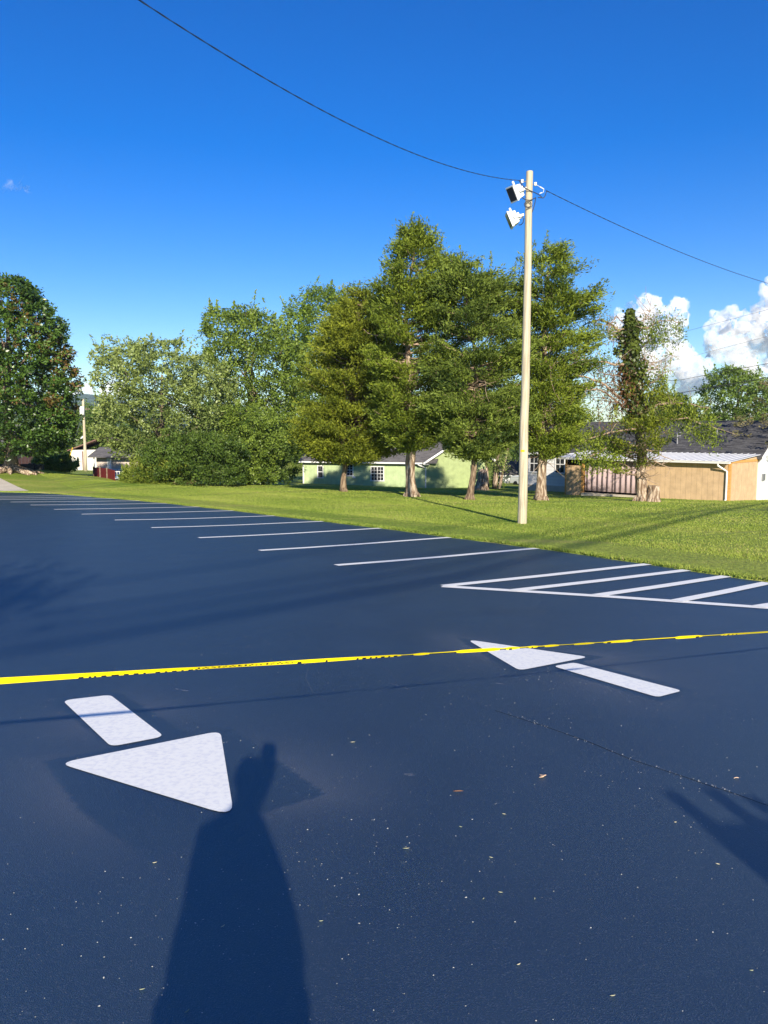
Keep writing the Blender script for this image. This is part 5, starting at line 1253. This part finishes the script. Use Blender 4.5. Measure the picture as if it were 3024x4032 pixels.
_b.inputs['Subsurface Weight'].default_value = .9; _b.inputs['Subsurface Radius'].default_value = (1, 1, 1); _b.inputs['Subsurface Scale'].default_value = 260
cloud('c', [(2560, 1250, 75), (2500, 1330, 70), (2640, 1300, 60), (2620, 1390, 80), (2700, 1400, 62), (2760, 1440, 40), (2540, 1430, 70), (2480, 1250, 50), (2650, 1230, 34), (2520, 1210, 42)], 6000, 3, 1478, 10)
cloud('c', [(3080, 1180, 85), (3060, 1145, 45), (3100, 1230, 95), (3040, 1300, 90), (2960, 1330, 75), (2880, 1310, 70), (2820, 1350, 55), (2990, 1240, 50), (2870, 1250, 45), (2920, 1400, 60), (3050, 1400, 60), (3180, 1300, 150)], 6300, 5, 1450, 10)
cloud('c', [(2700, 1500, 30), (2780, 1490, 34), (2860, 1500, 36), (2950, 1490, 40), (3040, 1490, 45), (2620, 1505, 30)], 7600, 8, 1515, 18)
cloud('c', [(300, 1545, 26), (360, 1530, 30), (420, 1520, 34), (470, 1530, 32), (330, 1560, 22), (250, 1560, 20)], 8000, 9, 1580, 16)

wm = bpy.data.materials.new('thin_cloud'); wm.use_nodes = True; nt = wm.node_tree
nt.nodes.remove(nt.nodes['Principled BSDF']); tv = nt.nodes.new('ShaderNodeVolumeScatter'); tv.inputs['Color'].default_value = (1, 1, 1, 1); tv.inputs['Density'].default_value = .0038; tv.inputs['Anisotropy'].default_value = -.45
nt.links.new(tv.outputs[0], nt.nodes['Material Output'].inputs['Volume'])
wc = cloud('c', [(6, 746, 10), (24, 742, 12), (40, 738, 10), (56, 733, 8), (70, 722, 6), (84, 728, 5), (112, 742, 7), (98, 740, 6)], 7000, 4, 765, 9); wc.data.materials.clear(); wc.data.materials.append(wm)

# ------------------------------------------------------------------ debris on the asphalt
M['grit'] = mat('pale_grit', (.60, .60, .57), .9, .2, noise=(40, (.30, .29, .27), .4, .7))
def grit(N, name, mt, ymin, ymax, s0, s1, path=None):
    if path is None:
        y = ymin + (ymax - ymin) * rng.random(N) ** 1.5; x = y * rng.uniform(-.62, .62, N)
        dens = .5 + .5 * np.sin(x * 2.1 + np.sin(y * 1.3) * 2) * np.sin(y * 1.7 + x); k = rng.random(N) < .12 + .9 * dens ** 2; x, y = x[k], y[k]
    else:
        q = np.array([G(*p) for p in path]); t = np.linspace(0, 1, len(q)); u = rng.random(N)
        x = np.interp(u, t, q[:, 0]) + rng.normal(0, .012, N); y = np.interp(u, t, q[:, 1]) + rng.normal(0, .012, N)
    ok = inside(x, y, poly2); x, y = x[ok], y[ok]; N = len(x)
    s = s0 + (s1 - s0) * rng.random(N) ** 3; th = rng.random(N) * 6.283; el = 1 + 1.2 * rng.random(N) ** 2
    base = np.array([(1, 0, 0), (-1, 0, 0), (0, 1, 0), (0, -1, 0), (0, 0, 1), (0, 0, -.2)], float)
    tri = np.array([(0, 2, 4), (2, 1, 4), (1, 3, 4), (3, 0, 4), (2, 0, 5), (1, 2, 5), (3, 1, 5), (0, 3, 5)])
    B = base[None] * np.stack([s * el, s, s * .6], 1)[:, None, :] * (.7 + .6 * rng.random((N, 6, 1)))
    c, sn = np.cos(th)[:, None], np.sin(th)[:, None]
    V = np.stack([B[:, :, 0] * c - B[:, :, 1] * sn + x[:, None], B[:, :, 0] * sn + B[:, :, 1] * c + y[:, None], B[:, :, 2] + plane(x, y)[:, None] + .001], 2)
    F = (tri[None] + 6 * np.arange(N)[:, None, None]).reshape(-1, 3)
    return fast_mesh(name, V.reshape(-1, 3), F, mt)
o = grit(12000, 'grit', M['grit'], 1.7, 13, .0007, .0031); tag(o, 'pale grit and crumbs scattered over the asphalt', 'grit', kind='stuff')
o = grit(190, 'grit', M['grit'], 0, 0, .0008, .0036, path=[(1800, 2735), (2150, 2860), (2480, 2985), (2700, 3060), (2900, 3125), (3100, 3190)]); tag(o, 'pale grit caught along the long crack', 'grit', kind='stuff')
mb = MB(); cp_ = [(1950, 2795), (2150, 2862), (2320, 2925), (2480, 2987), (2600, 3028), (2700, 3062), (2800, 3094), (2900, 3126), (3000, 3162), (3200, 3225)]
strip(mb, [(x, y + rng.normal(0, 2)) for x, y in cp_], .0045, .0015); M['crack'] = mat('crack_filler', (.008, .008, .009), .9, .1)
o = mb.build('crack', M['crack'], origin=G(2150, 2860)); tag(o, 'long thin crack running across the asphalt to the right edge', 'crack')
M['clip'] = mat('dry_clipping', (.27, .30, .19), .8, .2, noise=(20, (.55, .50, .33), .4, .6)); M['twig'] = mat('brown_twig', (.16, .09, .06), .9, .1); M['tanleaf'] = mat('tan_leaf', (.60, .42, .28), .8, .2)
def clip(x, y, L, ang, w=.004, m='clip', name='grass_clipping', lb=None, cat='clipping', bend=.3, grp='clippings lying on the asphalt'):
    c = G(x, y); d = np.array([math.cos(ang), math.sin(ang), 0]); s = np.array([-d[1], d[0], 0])
    pts = [c + d * L * .6 * (t - .5) + s * bend * L * (t - .5) ** 2 * 2 + np.array([0, 0, w + .3 * L * .2 * math.sin(t * 3.1)]) for t in np.linspace(0, 1, 6)]
    mb = MB(); mb.tube(pts, np.array([.3, .9, 1, 1, .8, .2]) * w * .6, 5); o = mb.build(name, M[m], origin=c); tag(o, lb, cat, grp); return o
clip(1805, 3122, .085, .05, .006, 'twig', 'twig', 'brown twig lying on the asphalt below the middle', 'twig', .2, None)
clip(2141, 3062, .05, 1.3, .006, 'tanleaf', 'dry_leaf', 'tan curled leaf scrap right of the brown twig', 'leaf', .9, None)
clip(2146, 3058, .04, .3, .005, 'tanleaf', 'dry_leaf', 'thin tan leaf stalk touching the curled leaf scrap', 'leaf', .5, None)
clip(2900, 3066, .045, 0, .004, 'tanleaf', 'wood_chip', 'straight pale wood chip above the right hand shadow', 'wood chip', 0, None)
cl = [(1600, 3345, .05, .1), (1812, 3258, .028, -.5), (1983, 3208, .03, -.4), (1932, 3379, .03, -.5), (1970, 3517, .03, -.3), (1905, 3540, .02, 1.2), (2106, 3540, .02, 1.5), (2825, 3405, .03, -.5), (2660, 3240, .022, 0), (1390, 2925, .05, .1), (610, 3400, .03, .4), (880, 3650, .03, .9), (740, 3985, .03, 1), (1265, 3630, .025, .2), (2960, 3825, .022, 0), (560, 3900, .03, .3), (2045, 3800, .025, .6), (2415, 3925, .03, .2)]
names = ['bent green clipping left of the middle foreground', 'short curved pale clipping near the brown twig', 'small green clipping right of the brown twig', 'bright green clipping below the pale curved one', 'small clipping in the middle foreground', 'tiny upright clipping near the middle foreground', 'tiny clipping right of the middle foreground', 'thin straw by the right hand shadow', 'short pale straw left of the right hand shadow', 'straw beside the photographer shadow head', 'straw left of the photographer shadow', 'clipping inside the left foreground', 'clipping at the bottom edge inside the shadow', 'clipping right of the photographer shadow', 'straw at the lower right edge', 'straw in the lower left corner area', 'clipping in the lower middle', 'clipping at the lower right of the foreground']
for (x, y, L, a), lb in zip(cl, names): clip(x, y, L, a, .0028, 'clip', lb=lb)

sv = []; sf = []; st_ = []
for pl, w_, a_ in [([(1215, 2630), (1203, 2670), (1230, 2722), (1290, 2765)], .007, .16), ([(1530, 2690), (1570, 2700), (1612, 2716)], .010, .3), ([(690, 2712), (720, 2718), (748, 2722)], .018, .28),
                   ([(1480, 2600), (1540, 2650), (1585, 2735)], .006, .14), ([(838, 2545), (935, 2549), (1010, 2552)], .008, .16), ([(1950, 2690), (1985, 2694), (2015, 2700)], .03, .2),
                   ([(1000, 2690), (1250, 2665), (1400, 2660)], .006, .14), ([(1590, 3048), (1625, 3052), (1660, 3055)], .035, .14), ([(905, 2735), (925, 2738), (940, 2740)], .02, .2),
                   ([(1500, 2240), (1650, 2260), (1900, 2262)], .05, .07), ([(0, 2080), (300, 2070), (700, 2050)], .05, .06), ([(200, 2230), (600, 2200), (1000, 2195)], .05, .05)]:
    q = resample(np.array([G(*p) for p in pl]), .02); t_ = np.gradient(q[:, :2], axis=0); t_ /= np.linalg.norm(t_, axis=1)[:, None]; n0 = sum(len(v) for v in sv)
    ww = w_ * (.4 + .6 * rng.random(len(q)))
    for sgn in (1, -1): pass
    A = q[:, :2] + np.stack([-t_[:, 1], t_[:, 0]], 1) * ww[:, None] / 2; B = q[:, :2] - np.stack([-t_[:, 1], t_[:, 0]], 1) * ww[:, None] / 2
    V = np.stack([np.c_[A, plane(A[:, 0], A[:, 1]) + .0012], np.c_[B, plane(B[:, 0], B[:, 1]) + .0012]], 1).reshape(-1, 3); sv.append(V)
    sf += [(n0 + 2 * i + 1, n0 + 2 * i + 3, n0 + 2 * i + 2, n0 + 2 * i) for i in range(len(q) - 1)]
    st_.append(np.repeat(a_ * np.clip(rng.normal(.6, .5, len(q)), 0, 1), 2))
o = fast_mesh('scuff_marks', np.vstack(sv), np.array(sf), M['spray'], tint=np.concatenate(st_)); tag(o, 'faint pale scuffs and scratches on the asphalt', 'scuffs', kind='stuff')
# ------------------------------------------------------------------ the photographer (only the shadow shows) and a stand-in trailer added for its shadow
def skin_body(name, verts, edges, radii, root_i, m, parent, org):
    me = bpy.data.meshes.new(name); me.from_pydata([tuple(np.array(v) - org) for v in verts], edges, []); me.update()
    ob = bpy.data.objects.new(name, me); col.objects.link(ob); ob.parent = parent
    sk = ob.modifiers.new('skin', 'SKIN'); sk.use_smooth_shade = True
    for i, r in enumerate(radii):
        me.skin_vertices[0].data[i].radius = r if isinstance(r, tuple) else (r, r)
    me.skin_vertices[0].data[root_i].use_root = True
    ss = ob.modifiers.new('sub', 'SUBSURF'); ss.levels = 2; ss.render_levels = 2
    dg = bpy.context.evaluated_depsgraph_get(); m2 = bpy.data.meshes.new_from_object(ob.evaluated_get(dg)); ob.modifiers.clear(); ob.data = m2
    m2.materials.clear(); m2.materials.append(m); return ob
M['skin'] = mat('skin', (.50, .30, .22), .5, .4); M['shirt'] = mat('grey_tshirt', (.25, .26, .28), .9, .1); M['jean'] = mat('blue_jeans', (.05, .08, .16), .9, .1)
gz = plane(-.05, -.4); py = -.38
po_ = thing('person', 'person in a grey tshirt and jeans holding up a phone, seen only as a shadow', 'person', (-.05, py, gz)); og = np.array(po_.location)
hx0, hy0 = -.065, -.36
bv = [(hx0 + .01, py, gz + .95), (hx0 + .010, py, gz + 1.06), (hx0 - .01, py, gz + 1.24), (hx0 - .01, py, gz + 1.38), (hx0 + .012, hy0 + .01, gz + 1.485), (hx0 + .01, hy0 + .02, gz + 1.58), (hx0 + .01, hy0 + .02, gz + 1.65),   # 0..6 pelvis..head top
      (hx0 - .155, py, gz + 1.385), (hx0 - .155, py + .02, gz + 1.12), (hx0 - .15, py + .10, gz + .88), (hx0 - .14, py + .12, gz + .80),                                         # 7..10 left arm
      (hx0 + .085, py, gz + 1.29), (hx0 + .150, py + .10, gz + 1.04), (hx0 - .02, py + .30, gz + 1.33), (hx0 + .065, py + .325, gz + 1.485),                                      # 11..14 right arm
      (hx0 - .10, py, gz + .90), (hx0 - .11, py + .02, gz + .50), (hx0 - .12, py, gz + .09), (hx0 - .13, py + .14, gz + .04),                                                  # left leg
      (hx0 + .10, py, gz + .90), (hx0 + .11, py + .02, gz + .50), (hx0 + .12, py, gz + .09), (hx0 + .13, py + .14, gz + .04)]
be = [(0, 1), (1, 2), (2, 3), (3, 4), (4, 5), (5, 6), (3, 7), (7, 8), (8, 9), (9, 10), (3, 11), (11, 12), (12, 13), (13, 14), (0, 15), (15, 16), (16, 17), (17, 18), (0, 19), (19, 20), (20, 21), (21, 22)]
brd = [(.255, .13), (.262, .12), (.205, .12), (.11, .09), .044, (.066, .085), (.058, .07), .062, .055, .038, .03, .06, .056, .036, .030, .095, .065, .045, .04, .095, .065, .045, .04]
skin_body('body', bv, be, brd, 0, M['shirt'], po_, og)
mb = MB()
for sx in (-1, 1):
    mb.tube([(hx0 + sx * .09, py, gz + .98), (hx0 + sx * .10, py, gz + .80), (hx0 + sx * .11, py + .02, gz + .50), (hx0 + sx * .12, py, gz + .10)], [.145, .12, .088, .075], 12)
part(mb, 'jeans', M['jean'], po_, smooth=True)
mb = MB(); hc = np.array([hx0 + .01, hy0 + .01, gz + 1.625])
bmh = bmesh.new(); bmesh.ops.create_uvsphere(bmh, u_segments=20, v_segments=12, radius=1, matrix=Matrix.Translation(Vector(hc - og)) @ Matrix.Diagonal((.074, .098, .098, 1)))
mh = bpy.data.meshes.new('hair'); bmh.to_mesh(mh); bmh.free(); mh.materials.append(M['bark2']); ho = bpy.data.objects.new('hair', mh); col.objects.link(ho); ho.parent = po_
# raised hand with fingers round the phone
wr = np.array(bv[14]); hv = []; he = []; hrad = []
hv.append(tuple(wr - [0, 0, .02])); hrad.append(.028); hv.append(tuple(wr + [0, .012, .045])); hrad.append((.042, .018)); he.append((0, 1))
hv.append(tuple(wr + [0, .016, .085])); hrad.append((.042, .014)); he.append((1, 2))
for k, (dx, L) in enumerate([(-.032, .060), (-.011, .070), (.011, .066), (.032, .052)]):
    i0 = len(hv); b_ = wr + np.array([dx, .016, .095]); hv += [tuple(b_), tuple(b_ + [dx * .1, .012, L * .5]), tuple(b_ + [dx * .15, .040, L * .75]), tuple(b_ + [dx * .15, .052, L * .62])]
    hrad += [.010, .009, .0085, .007]; he += [(2, i0), (i0, i0 + 1), (i0 + 1, i0 + 2), (i0 + 2, i0 + 3)]
i0 = len(hv); hv += [tuple(wr + [-.045, .02, .05]), tuple(wr + [-.06, .035, .075]), tuple(wr + [-.055, .048, .098])]; hrad += [.012, .010, .008]; he += [(1, i0), (i0, i0 + 1), (i0 + 1, i0 + 2)]
skin_body('hand', hv, he, hrad, 1, M['skin'], po_, og)
mb = MB(); mb.box((.0, -.016, -.012), (.0375, 0, 0), (0, .004, 0), (0, 0, .075)); o = mb.build('phone', M['black'], origin=(0, -.016, -.012), bevel=.003); tag(o, 'black phone held up by the photographer, out of frame', 'phone')
# unseen trailer, guessed and turned to the sun to cast the right edge shadow
tr0 = np.array([2.09, -1.0, 0]); tr0[2] = plane(tr0[0], tr0[1]); Ft_ = Frame(tr0, 8.8)
M['steel'] = mat('grey_painted_steel', (.20, .21, .22), .5, .4, noise=(3, (.15, .15, .15), .4, .7))
tl = thing('stand_in_trailer', 'unseen grey stand-in trailer with stakes, added to cast the right edge shadow', 'trailer', tr0)
mb = MB(); Ft_.box(mb, .0, 2.2, -2.6, .0, .42, 1.70); part(mb, 'box', M['steel'], tl, bevel=.03)
for a in (.055, .27, .42, 2.1):
    mb = MB(); Ft_.box(mb, a - .042, a + .042, -.06, -.005, 1.69, 1.83 if a < .3 else 1.78); part(mb, 'stake', M['steel'], tl)
for a in (.12, 2.08):
    mb = MB(); c = Ft_.p(a, -1.3, .33); mb.tube([c - Ft_.u * .1, c + Ft_.u * .1], [.33, .33], 20); part(mb, 'wheel', M['black'], tl)
mb = MB(); Ft_.box(mb, 1.0, 1.12, .0, 1.1, .42, .54) if False else Ft_.box(mb, 1.0, 1.12, -3.6, -2.6, .42, .54); part(mb, 'drawbar', M['steel'], tl)

# ------------------------------------------------------------------ the air: far things fade to blue
hm_ = bpy.data.materials.new('haze_air'); hm_.use_nodes = True; nt = hm_.node_tree; nt.nodes.clear()
out = nt.nodes.new('ShaderNodeOutputMaterial'); pv = nt.nodes.new('ShaderNodeVolumePrincipled')
pv.inputs['Color'].default_value = (.62, .78, 1.0, 1); pv.inputs['Density'].default_value = .00012; pv.inputs['Anisotropy'].default_value = 0.0
nt.links.new(pv.outputs[0], out.inputs['Volume'])
mb = MB(); mb.box((0, 0, 73), (5200, 0, 0), (0, 5200, 0), (0, 0, 87)); hz_ = mb.build('haze', hm_, origin=(0, 0, 73)); hz_['kind'] = 'stuff'; hz_['label'] = 'thin blue summer haze over the far hill'
